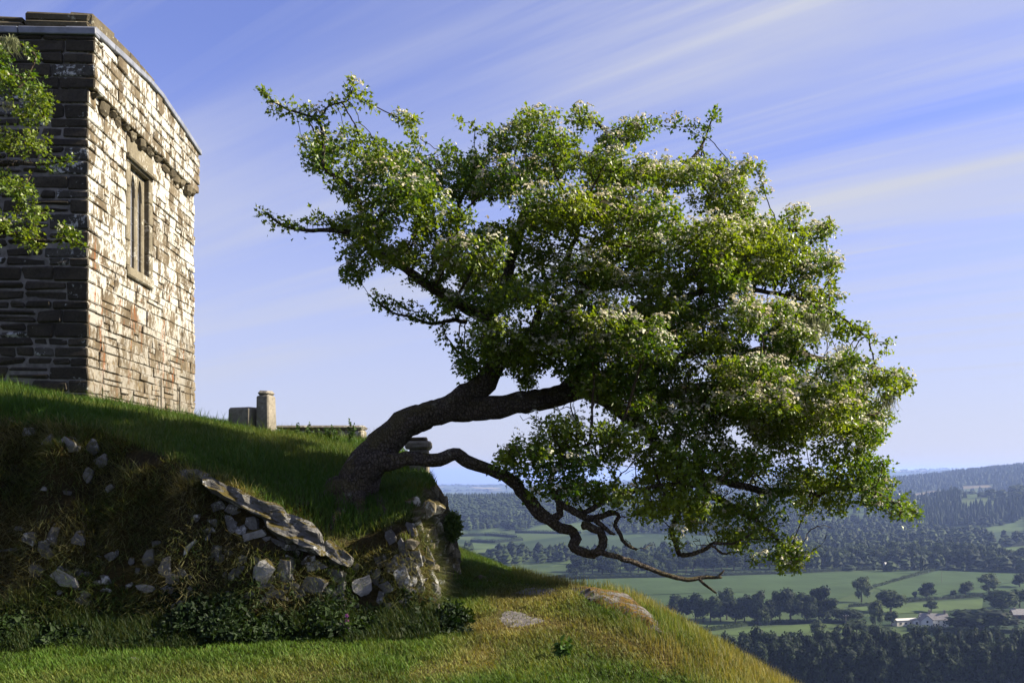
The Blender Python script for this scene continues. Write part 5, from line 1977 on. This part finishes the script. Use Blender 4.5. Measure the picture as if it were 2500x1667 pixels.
FIELD_XY = []
FDEF = [(z6([(-800, 880), (1560, 814), (1240, 925), (-800, 990)]), 'field', "broad pasture below the tree-lined road"),
        (z6([(-800, 1000), (1240, 925), (1000, 1010), (-800, 1100)]), 'field', "lower part of the broad pasture"),
        (z6([(1262, 926), (1690, 812), (2560, 838), (1465, 1000)]), 'field', "sloping pasture with three round trees"),
        (z6([(1465, 1003), (2560, 842), (2560, 965), (1990, 990)]), 'field', "pasture running on behind the round trees"),
        (z6([(1080, 1062), (1990, 1002), (1985, 1075), (1300, 1110)]), 'field2', "narrow bright pasture above the white farmhouse"),
        (z6([(60, 1240), (860, 1165), (1010, 1175), (700, 1262)]), 'field2', "bright meadow beyond the dark tree belt"),
        (z6([(-80, 1165), (380, 1150), (80, 1215), (-80, 1225)]), 'field2', "small bright meadow at the slope's edge"),
        (z6([(1430, 306), (1660, 268), (1780, 272), (1560, 302)]), 'hay', "pale dry hay field on the far hillside"),
        (z6([(1800, 245), (2030, 234), (2060, 250), (1860, 258)]), 'hay', "small pale hay field near the far ridge"),
        (z6([(1850, 300), (2170, 276), (2180, 298), (1850, 328)]), 'field2', "light green field high on the wooded hillside"),
        (z6([(1970, 525), (2330, 455), (2330, 535), (2060, 552)]), 'field2', "smooth green field on the shoulder of the hill"),
        (z6([(2005, 662), (2330, 640), (2330, 700), (2080, 695)]), 'field2', "strip of bright green field among the trees"),
        (z6([(1700, 600), (1800, 575), (1810, 583), (1730, 612)]), 'field2', "tiny bright field among the woods"),
        (z5([(480, 585), (640, 540), (1000, 522), (900, 592)]), 'field2', "pale field climbing to the wooded ridge"),
        (z5([(150, 610), (330, 560), (440, 560), (300, 605)]), 'field2', "pale field under the wooded ridge beside the wall"),
        (z5([(170, 640), (260, 615), (480, 625), (330, 650)]), 'field', "dull green field between two hedges"),
        (z5([(120, 690), (200, 655), (350, 668), (420, 700)]), 'field2', "smooth small field beside the hill's flank"),
        (z5([(690, 815), (840, 765), (1090, 752), (1060, 775)]), 'field2', "long bright field below the low branch"),
        (z5([(1040, 620), (1250, 600), (1330, 612), (1100, 640)]), 'field', "dim field behind the twisted branch"),
        (z6([(900, 415), (1280, 380), (1330, 402), (1000, 440)]), 'field', "dim clearing in the far woods"),
        (z6([(300, 700), (640, 680), (760, 700), (420, 712)]), 'field2', "thin bright field seen through the branches")]
for (q, m, lab) in FDEF:
    field(q, M[m], lab)


def crown_variant(seed, blobs, nleaf, tone, tall=1.0, low=0.30):
    """unit tree (about 1 high, 0.9 wide): lumpy crown of leaf sprays over solid cores coloured dark for inner shade, and a trunk"""
    r = np.random.default_rng(seed)
    cs, rs = [], []
    for i in range(blobs):
        a = r.uniform(0, 2 * math.pi); d = 0.30 * math.sqrt(r.uniform(0, 1))
        h = r.uniform(low, 0.80)
        wd = 1.0 - 0.7 * max(0, (h - 0.5) / 0.4) ** 1.5
        cs.append((math.cos(a) * d * wd, math.sin(a) * d * wd, h * tall if h > 0.3 else h)); rs.append(r.uniform(0.12, 0.2) * (1.1 - 0.35 * (h - 0.3)))
    cs, rs = np.array(cs), np.array(rs)
    V, Fc, T, k = [], [], [], 0
    # solid inner mass, the crown's inner shade put into its colour
    bm = bmesh.new(); bmesh.ops.create_icosphere(bm, subdivisions=1, radius=1.0)
    iv = np.array([v.co[:] for v in bm.verts]); bm.verts.ensure_lookup_table(); fi = np.array([[v.index for v in f.verts] for f in bm.faces]); bm.free()
    for c, q in zip(cs, rs):
        v = c + iv * q * 0.80 * (1 + 0.25 * r.uniform(-1, 1, (len(iv), 1)))
        V.append(v); Fc.append(fi + k); T.append(np.tile(np.array(tone[0]) * 0.8, (len(v), 1))); k += len(v)
    who = r.integers(0, blobs, nleaf)
    d = unit(r.normal(0, 1, (nleaf, 3)) + np.array([0, 0, 0.25]))
    pos = cs[who] + d * rs[who][:, None] * r.uniform(0.78, 1.12, (nleaf, 1))
    nm = unit(d + r.normal(0, 0.5, (nleaf, 3)) + np.array([0, 0, 0.35]))
    a = unit(np.cross(nm, r.normal(0, 1, (nleaf, 3)))); b = np.cross(nm, a)
    s = r.uniform(0.022, 0.048, nleaf)[:, None]
    q = np.stack([pos - a * s, pos - b * s * 0.7, pos + a * s, pos + b * s * 0.8], 1)
    V.append(q.reshape(-1, 3))
    f = np.array([(0, 1, 2), (0, 2, 3)])
    Fc.append((np.arange(nleaf)[:, None, None] * 4 + f[None]).reshape(-1, 3) + k)
    kk = np.clip(r.normal(0.5, 0.25, nleaf), 0, 1)
    T.append(np.repeat(pick(tone[0], tone[1], kk), 4, axis=0))
    v, f = np.concatenate(V), np.concatenate(Fc)
    t = np.concatenate(T)
    o = mesh_np("crown", v, f, M['farleaf'], None, col=t)
    cm = o.data
    bpy.data.objects.remove(o)
    rows = [(0, 0, -0.04, 0.034), (0.01, 0, 0.14, 0.026), (0, 0.01, 0.35, 0.017), (0, 0, 0.6, 0.008)]
    tv, tf = tube(catmull(rows, 0.12), 6, 0)
    o = mesh_np("trunk", tv, tris_of(tf), M['farbark'], None)
    tm = o.data
    bpy.data.objects.remove(o)
    return cm, tm


DARK = ((0.010, 0.020, 0.007), (0.034, 0.054, 0.014))
MIDG = ((0.020, 0.036, 0.011), (0.055, 0.082, 0.020))
PALE = ((0.045, 0.066, 0.020), (0.10, 0.13, 0.040))
KINDS_ = {'dark': [crown_variant(900 + i, 15, 1150, DARK) for i in range(3)],
          'mid': [crown_variant(920 + i, 14, 1100, MIDG) for i in range(3)],
          'pale': [crown_variant(940 + i, 11, 760, PALE) for i in range(2)],
          'belt': [crown_variant(960 + i, 20, 1300, DARK, low=0.08) for i in range(4)]}


def tree_at(px, base, top, w, kind, label, group=None, pos=None, name="broadleaf_tree", rg=rng):
    p = ray_valley(px, base) if pos is None else pos
    if p is None:
        return
    k = p[1] / F
    H_ = (base - top) * k if pos is None else top
    W_ = w * k if pos is None else w
    cm, tm = random.choice(KINDS_[kind])
    r = empty(name, (p[0], p[1], float(valley(np.array(p[0]), np.array(p[1])))), random.uniform(0, 6.28))
    r.scale = (W_ / 0.86, W_ / 0.86, H_ / 0.95)
    tag(r, label, "tree", group)
    link(bpy.data.objects.new("crown", cm), r)
    link(bpy.data.objects.new("trunk", tm), r)
    return r


def z6t(a, base, top, w, kind, label, group=None):
    px, py = z6([(a, base)])[0]
    tree_at(px, py, 1100 + top / 2.766, w / 2.766, kind, label, group)


# lone trees
for (a, b, t, w, k, lab) in [
        (1170, 1022, 850, 150, 'pale', "tall pale willow standing alone at the pasture's corner"),
        (1615, 1000, 885, 145, 'dark', "round dark oak with a clear trunk in the sloping pasture"),
        (1875, 978, 875, 115, 'dark', "smaller round dark tree on the far side of the sloping pasture"),
        (1790, 985, 935, 44, 'dark', "tiny dark thorn tree between the two round field trees"),
        (1530, 998, 948, 44, 'mid', "little tree at the left foot of the round oak"),
        (2030, 965, 830, 170, 'pale', "wide pale half-bare tree beside the sloping pasture"),
        (2240, 922, 815, 120, 'dark', "dense dark tree at the pasture's right-hand hedge"),
        (1640, 1092, 1012, 130, 'mid', "rounded green tree just behind the white farmhouse"),
        (1370, 1095, 940, 230, 'mid', "broad green tree beside the narrow bright pasture"),
        (1262, 1200, 1008, 125, 'pale', "tall pale poplar-like tree beside the narrow bright pasture"),
        (1375, 1190, 1080, 105, 'mid', "green tree to the left of the cream bungalow"),
        (1080, 1158, 1058, 220, 'dark', "low spreading dark tree behind the crossarm pole"),
        (890, 1262, 1135, 150, 'pale', "pale bushy tree in front of the bright meadow"),
        (2120, 1090, 938, 290, 'mid', "big bright rounded tree behind the dark yew"),
        (1980, 1232, 1048, 470, 'dark', "huge spreading dark yew in front of the white farmhouse"),
        (2240, 1060, 930, 150, 'mid', "leafy tree at the edge of the big rounded tree"),
        (490, 1178, 1045, 95, 'pale', "pale ash at the edge of the dark grove"),
        (527, 1180, 1088, 62, 'pale', "small light green tree at the foot of the dark grove"),
        (1020, 1230, 1172, 60, 'pale', "small whitish flowering tree by the crossarm pole"),
        (1140, 1245, 1130, 190, 'mid', "rounded green tree in front of the farm hedge"),
        (1300, 1250, 1170, 200, 'mid', "low green tree below the cream bungalow"),
        (700, 1290, 1220, 90, 'mid', "small tree poking over the dark belt")]:
    z6t(a, b, t, w, k, lab)
GRV = "trees of the grove beside the broad pasture"
for (a, b, t, w, k) in [(-60, 1140, 960, 170, 'dark'), (50, 1150, 950, 165, 'dark'), (150, 1160, 952, 170, 'mid'), (262, 1140, 905, 160, 'mid'), (380, 1160, 965, 160, 'dark'), (470, 1170, 940, 160, 'dark'),
                        (560, 1165, 990, 150, 'dark'), (690, 1160, 908, 210, 'dark'), (800, 1160, 955, 190, 'dark'), (885, 1150, 905, 190, 'dark'), (945, 1160, 990, 200, 'dark'), (620, 1160, 940, 150, 'mid'), (320, 1165, 1000, 150, 'dark'), (220, 1160, 1000, 150, 'dark'), (100, 1160, 1000, 150, 'dark')]:
    z6t(a, b, t, w, k, "leafy tree in the dark grove between pasture and meadow", GRV)
RDT = "trees along the far side of the road"
rt = np.random.default_rng(8)
for a in np.arange(-760, 2700, 62):
    t = np.interp(a, [-800, 0, 420, 500, 800, 1000, 1400, 1750, 1900, 2100, 2700], [720, 705, 690, 690, 625, 640, 655, 660, 620, 690, 680]) + rt.uniform(-12, 26)
    b = np.interp(a, [-800, 0, 800, 1500, 2200, 2700], [845, 822, 796, 782, 800, 810]) + rt.uniform(-14, 8)
    kd_ = rt.choice(['dark', 'dark', 'mid'])
    z6t(a + rt.uniform(-14, 14), b, t, rt.uniform(105, 185), kd_, "big %s tree in the row just behind the road hedge" % ("dark-leaved" if kd_ == 'dark' else "lighter green"), RDT + ", " + str(kd_))
for a in np.arange(-700, 2700, 105):
    b = np.interp(a, [-800, 0, 800, 1500, 2200, 2700], [820, 800, 770, 757, 770, 780])
    z6t(a + rt.uniform(-30, 30), b, b - rt.uniform(120, 165), rt.uniform(110, 170), 'mid', "leafy tree showing over the roadside row from behind", RDT + ", second row")
# the dark belt at the hill's foot
BLT = "trees of the dark belt below the hill"
for rowi, (D, st) in enumerate(((430, 6.6), (440, 7.2), (451, 7.4))):
    for x in np.arange(74, 262, st):
        xx = x + rt.uniform(-1.5, 1.5)
        yy = D + rt.uniform(-2.5, 2.5) + 0.05 * (x - 74)
        pz = valley(np.array(xx), np.array(yy))
        h = (22.0 if rowi else 18.5) * rt.uniform(0.90, 1.08)
        tree_at(0, 0, h, rt.uniform(10, 13.5), 'belt', ("dense dark tree in the front rank of the belt at the hill's foot", "dense dark tree in the middle rank of the belt at the hill's foot", "dense dark tree in the back rank of the belt at the hill's foot")[rowi], BLT + (", front rank", ", middle rank", ", back rank")[rowi], pos=np.array([xx, yy, float(pz)]))


def hedge(path, h, w, label, group=None, tone=DARK, lift=0.0, step=None):
    """a clipped bank of leaves along a line of photo points"""
    pts = [ray_valley(*q) for q in path]
    pts = np.array([p for p in pts if p is not None])[:, :2]
    seg = np.linalg.norm(np.diff(pts, axis=0), axis=1)
    L_ = np.concatenate([[0], np.cumsum(seg)])
    tot = L_[-1]
    r = np.random.default_rng(int(tot * 10) % 9999)
    n = int(min(4200, max(500, tot * 9)))
    s = r.uniform(0, tot, n)
    c = np.stack([np.interp(s, L_, pts[:, 0]), np.interp(s, L_, pts[:, 1])], 1)
    a = r.uniform(0, math.pi, n)
    wob = 1 + 0.4 * fbm(s / 9.0, 2.2, 0, 3, 401)
    off = np.cos(a) * w * 0.5 * r.uniform(0.8, 1.1, n)
    xy = c + r.normal(0, 1, (n, 2)) * 0.15 + np.stack([off, off], 1) * np.array([0.5, 0.85])
    z = valley(xy[:, 0], xy[:, 1]) + np.sin(a) ** 0.6 * h * wob * r.uniform(0.75, 1.05, n)
    pos = np.stack([xy[:, 0], xy[:, 1], z], 1)
    nm = unit(np.stack([np.cos(a) * 0.3, -0.6 * np.ones(n), np.sin(a)], 1) + r.normal(0, 0.4, (n, 3)))
    u = unit(np.cross(nm, r.normal(0, 1, (n, 3)))); v_ = np.cross(nm, u)
    sz = (r.uniform(0.5, 1.0, n) * max(0.45, min(1.6, tot / n * 7)))[:, None]
    q = np.stack([pos - u * sz, pos - v_ * sz * 0.7, pos + u * sz, pos + v_ * sz * 0.8], 1)
    f = np.array([(0, 1, 2), (0, 2, 3)])
    F_ = (np.arange(n)[:, None, None] * 4 + f[None]).reshape(-1, 3)
    tn = np.repeat(pick(tone[0], tone[1], np.clip(r.normal(0.5, 0.25, n), 0, 1)), 4, axis=0)
    root = empty("hedge", (pts[0, 0], pts[0, 1], float(valley(pts[0, 0], pts[0, 1]))))
    tag(root, label, "hedge", group)
    o0 = np.array(root.location)
    mesh_np("foliage", q.reshape(-1, 3) - o0, F_, M['farleaf'], root, col=tn)
    # the earth bank it grows on
    m = max(2, int(tot / 12))
    sb = np.linspace(0, tot, m)
    cb = np.stack([np.interp(sb, L_, pts[:, 0]), np.interp(sb, L_, pts[:, 1])], 1)
    zb_ = valley(cb[:, 0], cb[:, 1])
    prof = [(-0.5 * w, -0.3), (-0.4 * w, 0.6 * h), (0.4 * w, 0.6 * h), (0.5 * w, -0.3)]
    vb = np.stack([np.stack([cb[:, 0] + a_ * 0.5, cb[:, 1] + a_ * 0.85, zb_ + b_], 1) for a_, b_ in prof], 1).reshape(-1, 3)
    fb = np.array([(i * 4 + k, i * 4 + k + 1, (i + 1) * 4 + k + 1, (i + 1) * 4 + k) for i in range(m - 1) for k in range(3)])
    mesh_np("hedge_bank", vb - o0, fb, M['farleaf'], root, col=np.array(tone[0]))


hedge(z6([(-800, 868), (0, 852), (700, 828), (1120, 808), (1500, 800), (1730, 806), (2200, 826), (2600, 838)]), 3.6, 4.0, "long dark clipped hedge along the road beyond the pastures")
hedge(z6([(1245, 930), (1420, 880), (1560, 838), (1690, 806)]), 3.0, 3.5, "hedge climbing between the two broad pastures to the road", tone=MIDG)
hedge(z6([(1085, 1058), (1290, 1040), (1500, 1022), (1700, 1005), (2000, 985)]), 2.6, 3.0, "dark hedge under the round field trees")
hedge(z6([(60, 1225), (250, 1203), (470, 1172)]), 3.2, 4.0, "hedge parting the two bright meadows", tone=MIDG)
hedge(z6([(560, 1175), (900, 1160), (1200, 1170)]), 3.0, 4.0, "hedge along the far side of the bright meadow")
hedge(z6([(1480, 1215), (1700, 1222), (2330, 1235)]), 4.0, 5.0, "thick farm hedge in front of the white farmhouse", tone=MIDG)
hedge(z5([(480, 590), (900, 594)]), 6.0, 8.0, "hedge along the foot of the climbing pale field")
hedge(z5([(130, 612), (300, 606), (480, 622)]), 6.0, 8.0, "hedge below the pale field beside the wall")
hedge(z5([(190, 648), (340, 655), (520, 640)]), 6.0, 8.0, "hedge round the dull green field")
hedge(z6([(2000, 660), (2330, 640)]), 6.0, 7.0, "hedge along the top of the bright green strip")
hedge(z6([(2090, 700), (2330, 704)]), 6.0, 7.0, "hedge along the bottom of the bright green strip")


def house(px, py, w, d, h, rise, roof, wall, label, rz=0.0, chim=(), windows=(), name="house", p=None):
    p = ray_valley(px, py) if p is None else p
    r = empty(name, tuple(p), rz)
    tag(r, label, "house")
    v = np.array([(-w / 2, 0, -1), (w / 2, 0, -1), (w / 2, d, -1), (-w / 2, d, -1), (-w / 2, 0, h), (w / 2, 0, h), (w / 2, d, h), (-w / 2, d, h), (-w / 2, d / 2, h + rise), (w / 2, d / 2, h + rise)])
    f = [(0, 1, 5), (0, 5, 4), (1, 2, 6), (1, 6, 5), (2, 3, 7), (2, 7, 6), (3, 0, 4), (3, 4, 7), (4, 7, 8), (5, 9, 6)]
    mesh_np("wall", v, np.array(f), wall, r)
    e, g, t = 0.35, 0.4, 0.18
    rv, sl = [], rise / (d / 2)
    for x in (-w / 2 - g, w / 2 + g):
        for (y, z) in ((-e, h - e * sl), (d / 2, h + rise), (d + e, h - e * sl), (d + e, h - e * sl + t), (d / 2, h + rise + t), (-e, h - e * sl + t)):
            rv.append((x, y, z + 0.02))
    rf = []
    for i in range(6):
        j = (i + 1) % 6
        rf += [(i, j, j + 6), (i, j + 6, i + 6)]
    for o_ in (0, 6):
        rf += [(o_, o_ + 1, o_ + 4), (o_, o_ + 4, o_ + 5), (o_ + 1, o_ + 2, o_ + 3), (o_ + 1, o_ + 3, o_ + 4)]
    ro = mesh_np("roof", np.array(rv), np.array(rf), roof, r)
    for (cx, ch_) in chim:
        quick("chimney", (cx - 0.55, d / 2 - 0.5, h + rise * 0.4), (cx + 0.55, d / 2 + 0.5, h + rise + ch_), 0.05, M['grave'], ro)
        quick("chimney", (cx - 0.7, d / 2 - 0.65, h + rise + ch_ * 0.8), (cx + 0.7, d / 2 + 0.65, h + rise + ch_ * 0.92), 0.05, M['grave'], ro)
    for (wx, wz, ww, wh, nm) in windows:
        wo = quick(nm, (wx - ww / 2, -0.07, wz), (wx + ww / 2, 0.05, wz + wh), 0.02, M['winglass'], r)
        if nm == "window":
            quick("frame", (wx - ww / 2 - 0.1, -0.10, wz - 0.14), (wx + ww / 2 + 0.1, 0.04, wz - 0.002), 0.02, M['paint'], wo)
            quick("frame", (wx - 0.05, -0.09, wz), (wx + 0.05, 0.03, wz + wh), 0.01, M['white'], wo)
    return r


def gable_wing(root, w, d, h, rise, x, y):
    """a gabled end facing the camera"""
    v = np.array([(x - w / 2, y, -1), (x + w / 2, y, -1), (x + w / 2, y, h), (x, y, h + rise), (x - w / 2, y, h),
                  (x - w / 2, y + d, -1), (x + w / 2, y + d, -1), (x + w / 2, y + d, h), (x, y + d, h + rise), (x - w / 2, y + d, h)])
    f = np.array([(0, 1, 2), (0, 2, 4), (4, 2, 3), (1, 6, 7), (1, 7, 2), (5, 0, 4), (5, 4, 9), (6, 5, 9), (6, 9, 7), (7, 9, 8)])
    mesh_np("gable_wall", v, f, M['white'], root)
    rv = np.array([(x - w / 2 - 0.3, y - 0.3, h - 0.15), (x, y - 0.3, h + rise + 0.05), (x + w / 2 + 0.3, y - 0.3, h - 0.15), (x - w / 2 - 0.3, y + d, h - 0.15), (x, y + d, h + rise + 0.05), (x + w / 2 + 0.3, y + d, h - 0.15)])
    rv = np.vstack([rv, rv + np.array([0, 0, 0.2])])
    rf = np.array([(6, 7, 10, 9), (7, 8, 11, 10), (0, 3, 4, 1), (1, 4, 5, 2), (0, 1, 7, 6), (1, 2, 8, 7), (0, 6, 9, 3), (2, 5, 11, 8)])
    mesh_np("gable_roof", rv, tris_of(rf), M['slateroof'], root)


hp = ray_valley(*z6([(1672, 1200)])[0])
kk = hp[1] / F / 2.766
hs = house(0, 0, 16.5, 7.5, 4.6, 3.4, M['slateroof'], M['white'], "white farmhouse with grey slate roof and two stone chimneys", R(-6), ((-2.6, 2.4), (6.8, 2.4)),
           ((-1.0, 1.0, 1.0, 1.3, "window"), (2.0, 1.0, 1.0, 1.3, "window"), (5.0, 1.0, 1.0, 1.3, "window"), (0.6, 0, 1.0, 2.1, "door"), (2.0, 3.0, 0.9, 1.0, "window"), (5.0, 3.0, 0.9, 1.0, "window")), p=hp + np.array([2.5, 6.0, 0]))
gable_wing(hs, 7.0, 8.0, 4.4, 3.2, -6.0, -3.5)
quick("window", (-6.6, -3.6, 3.0), (-5.4, -3.45, 4.4), 0.02, M['winglass'], hs)
quick("window", (-6.6, -3.6, 0.7), (-5.4, -3.45, 2.0), 0.02, M['winglass'], hs)
gable_wing(hs, 3.6, 4.0, 3.8, 1.0, -11.6, -1.0)
quick("window", (-12.4, -1.1, 1.4), (-11.0, -0.95, 3.2), 0.02, M['winglass'], hs)
bp = ray_valley(*z6([(1482, 1182)])[0])
bo = house(0, 0, 15.5, 6.0, 3.6, 0.7, M['paint'], M['cream'], "long cream bungalow with a nearly flat roof beside the farmhouse", R(14), (), ((-5, 1.0, 1.6, 1.3, "window"), (-1.2, 1.0, 1.6, 1.3, "window"), (2.2, 0, 1.1, 2.3, "door"), (5.2, 1.0, 1.6, 1.3, "window")), name="bungalow", p=bp)
fp = ray_valley(*z6([(2270, 1140)])[0])
house(0, 0, 14, 7, 3.4, 3.2, M['slateroof'], M['tileroof'], "dark barn with a pale slate roof beyond the big yew", 0, ((-4.6, 1.2),), ((-3, 0.5, 2.0, 2.2, "door"),), name="barn", p=fp)
for (a, b, w, lab) in [(1465, 790, 60, "low white house glimpsed under the roadside trees"), (1778, 788, 52, "small white cottage with pale roof by the road"), (1345, 788, 18, "narrow white gable peeping between roadside trees"), (2076, 250, 9, "tiny white house near the far ridge"), (440, 782, 30, "white house glimpsed through the hanging branches")]:
    q = ray_valley(*z6([(a, b)])[0])
    k = q[1] / F / 2.766
    house(0, 0, w * k, 7, 3.0, 2.0, M['paint'], M['white'], lab, R(random.uniform(-10, 10)), (), ((w * k * 0.2, 0.9, 1.2, 1.2, "window"), (-w * k * 0.22, 0.9, 1.2, 1.2, "window")), p=q)


def pole(a, base, top, label, arm):
    q = ray_valley(*z6([(a, base)])[0])
    h = (base - top) / 2.766 * q[1] / F
    r = empty("utility_pole", tuple(q))
    tag(r, label, "pole")
    v, f = tube(np.array([(0, 0, -0.5, 0.22), (0, 0, h * 0.5, 0.19), (0, 0, h, 0.15)]), 8, 0)
    mesh_np("post", v, tris_of(f), M['timber'], r)
    if arm:
        quick("crossarm", (-1.9, -0.28, h - 0.9), (1.9, -0.1, h - 0.62), 0.03, M['timber'], r)
        for x in (-1.7, 0.0, 1.7):
            quick("insulator", (x - 0.12, -0.3, h - 0.62), (x + 0.12, -0.08, h - 0.3), 0.04, M['white'], r)


pole(1065, 1205, 1105, "wooden utility pole with a crossarm at the bright meadow's corner", True)
pole(1713, 892, 815, "slim wooden pole standing in the sloping pasture", False)
pole(2206, 812, 768, "slim pole by the roadside trees", False)


def woods():
    """the wooded hillsides, thousands of crowns that read as one mass"""
    rg = np.random.default_rng(77)
    fx = [c for c in FIELD_XY]

    def gather(r0, r1, n, az0=-6.0, az1=34.0):
        r = np.sqrt(rg.uniform(r0 * r0, r1 * r1, n)); a = np.radians(rg.uniform(az0, az1, n))
        x, y = r * np.sin(a), r * np.cos(a)
        k = np.ones(n, bool)
        for c in fx:
            k &= ~inpoly(x, y, [tuple(q) for q in c])
        return x[k], y[k]

    def clear(x, y, h):
        z = valley(x, y)
        a, b = to_px(np.stack([x, y, z + h], -1)); b0 = to_px(np.stack([x, y, z], -1))[1]
        k = np.ones(len(x), bool)
        for (q, _, _) in FDEF:
            k &= ~(inpoly(a, b + 1.5, q) | inpoly(a, 0.5 * (b + b0), q))
        return k

    def conifer(x, y, h, w, tone, rgn):
        n = len(x); z = valley(x, y)
        th = np.linspace(0, 2 * math.pi, 5, endpoint=False)
        c = np.stack([x, y, z], 1)
        V = []
        for (zz, rr) in ((0.12, 0.5), (0.5, 0.33)):
            ring = c[:, None] + np.stack([np.cos(th)[None] * w[:, None] * rr * rgn.uniform(0.8, 1.2, (n, 5)), np.sin(th)[None] * w[:, None] * rr * rgn.uniform(0.8, 1.2, (n, 5)), np.repeat(h[:, None] * zz, 5, 1)], -1)
            V.append(ring)
        t1 = c + np.stack([0 * h, 0 * h, h * 0.72], 1); t2 = c + np.stack([0 * h, 0 * h, h], 1)
        v = np.concatenate([V[0], t1[:, None], V[1], t2[:, None]], 1)
        f = np.array([(k, (k + 1) % 5, 5) for k in range(5)] + [(6 + k, 6 + (k + 1) % 5, 11) for k in range(5)])
        return v.reshape(-1, 3), (np.arange(n)[:, None, None] * 12 + f[None]).reshape(-1, 3), np.repeat(tone, 12, axis=0)

    def round_tree(x, y, h, w, tone, rgn):
        n = len(x); z = valley(x, y)
        th = np.linspace(0, 2 * math.pi, 6, endpoint=False)
        c = np.stack([x, y, z], 1)
        V = []
        for (zz, rr) in ((0.15, 0.38), (0.5, 0.52), (0.84, 0.34)):
            j = rgn.uniform(0.75, 1.2, (n, 6))
            V.append(c[:, None] + np.stack([np.cos(th + zz * 3)[None] * w[:, None] * rr * j, np.sin(th + zz * 3)[None] * w[:, None] * rr * j, h[:, None] * (zz + rgn.uniform(-0.07, 0.07, (n, 6)))], -1))
        t = c + np.stack([w * rgn.uniform(-0.1, 0.1, n), 0 * h, h * rgn.uniform(0.93, 1.05, n)], 1)
        v = np.concatenate(V + [t[:, None]], 1)
        f = []
        for b in (0, 6):
            for k in range(6):
                f += [(b + k, b + (k + 1) % 6, b + 6 + (k + 1) % 6), (b + k, b + 6 + (k + 1) % 6, b + 6 + k)]
        f += [(12 + k, 12 + (k + 1) % 6, 18) for k in range(6)]
        f = np.array(f)
        return v.reshape(-1, 3), (np.arange(n)[:, None, None] * 19 + f[None]).reshape(-1, 3), np.repeat(tone, 19, axis=0)
    # nearer mixed woods
    x, y = gather(1010, 1900, 6800)
    px = 1250 + F * x / y
    k = fbm(x / 260.0, y / 260.0, 0, 3, 501) > np.interp(px, [900, 1500, 2500], [0.08, -0.10, -0.05])
    x, y = x[k], y[k]
    k = clear(x, y, 15.0); x, y = x[k], y[k]; n = len(x)
    tone = pick(DARK[0], MIDG[1], np.clip(rg.normal(0.42, 0.3, n), 0, 1))
    v, f, t = round_tree(x, y, 6 + 13 * rg.uniform(0, 1, n) ** 1.5, 5 + 12 * rg.uniform(0, 1, n) ** 1.4, tone, rg)
    tag(mesh_np("mixed_woodland", v, f, M['farleaf'], None, col=t), "mixed woodland filling the valley behind the roadside trees", "woodland", kind="stuff")
    # conifer plantation on the facing slope, broadleaves beside it
    x, y = gather(1850, 2900, 15000)
    k = clear(x, y, 19.0) & (fbm(x / 340.0, y / 340.0, 0, 3, 541) > np.where(1250 + F * x / y < 1500, -0.6, -0.25)); x, y = x[k], y[k]
    px = 1250 + F * x / y
    con = fbm(x / 500.0, y / 500.0, 0, 2, 511) + np.interp(px, [1000, 1700, 1900, 2200, 2400], [0.05, 0.05, 0.5, 0.3, -0.2]) > 0
    xa, ya = x[con], y[con]; n = len(xa)
    tone = pick((0.018, 0.034, 0.016), (0.040, 0.062, 0.026), rg.uniform(0, 1, n))
    v, f, t = conifer(xa, ya, rg.uniform(15, 24, n), rg.uniform(7, 10, n), tone, rg)
    tag(mesh_np("conifer_plantation", v, f, M['farleaf'], None, col=t), "dark conifer plantation on the slope across the valley", "woodland", kind="stuff")
    xa, ya = x[~con], y[~con]; n = len(xa)
    tone = pick((0.02, 0.036, 0.013), (0.055, 0.078, 0.024), rg.uniform(0, 1, n))
    v, f, t = round_tree(xa, ya, rg.uniform(10, 17, n), rg.uniform(11, 18, n), tone, rg)
    tag(mesh_np("hanging_wood", v, f, M['farleaf'], None, col=t), "broadleaved wood hanging on the slope beside the conifers", "woodland", kind="stuff")
    x, y = gather(2900, 4700, 10000)
    k = fbm(x / 700.0, y / 700.0, 0, 3, 521) > -0.28
    x, y = x[k], y[k]
    k = clear(x, y, 15.0); x, y = x[k], y[k]; n = len(x)
    tone = pick((0.02, 0.036, 0.015), (0.05, 0.072, 0.026), rg.uniform(0, 1, n))
    v, f, t = conifer(x, y, rg.uniform(15, 24, n), rg.uniform(14, 22, n), tone, rg)
    tag(mesh_np("ridge_forest", v, f, M['farleaf'], None, col=t), "forest clothing the blue far ridge", "woodland", kind="stuff")
    # scattered hedgerow trees and white farms on the far plain
    x, y = gather(4700, 11000, 4000)
    k = np.abs(fbm(x / 420.0, y / 420.0, 0, 2, 531)) < 0.10
    x, y = x[k], y[k]
    k = clear(x, y, 15.0); x, y = x[k], y[k]; n = len(x)
    tone = pick((0.02, 0.036, 0.015), (0.05, 0.072, 0.026), rg.uniform(0, 1, n))
    v, f, t = round_tree(x, y, rg.uniform(10, 18, n), rg.uniform(25, 60, n), tone, rg)
    tag(mesh_np("far_hedgerows", v, f, M['farleaf'], None, col=t), "hedgerows and copses on the distant plain", "woodland", kind="stuff")


woods()


def haze():
    n = NT("valley_haze")
    pv = n.n("ShaderNodeVolumePrincipled")
    pv.inputs['Color'].default_value = (0.38, 0.53, 1.0, 1)
    pv.inputs['Density'].default_value = 0.85e-4
    pv.inputs['Anisotropy'].default_value = 0.2
    n.l(pv.outputs[0], n.out.inputs['Volume'])
    v, f = bevel_box((-70000, -70000, -760), (70000, 70000, 60), 0.0)
    o = mesh_np("haze", v, f, n.m, None)
    tag(o, "thin blue haze lying over the whole landscape", "haze", kind="stuff")


haze()
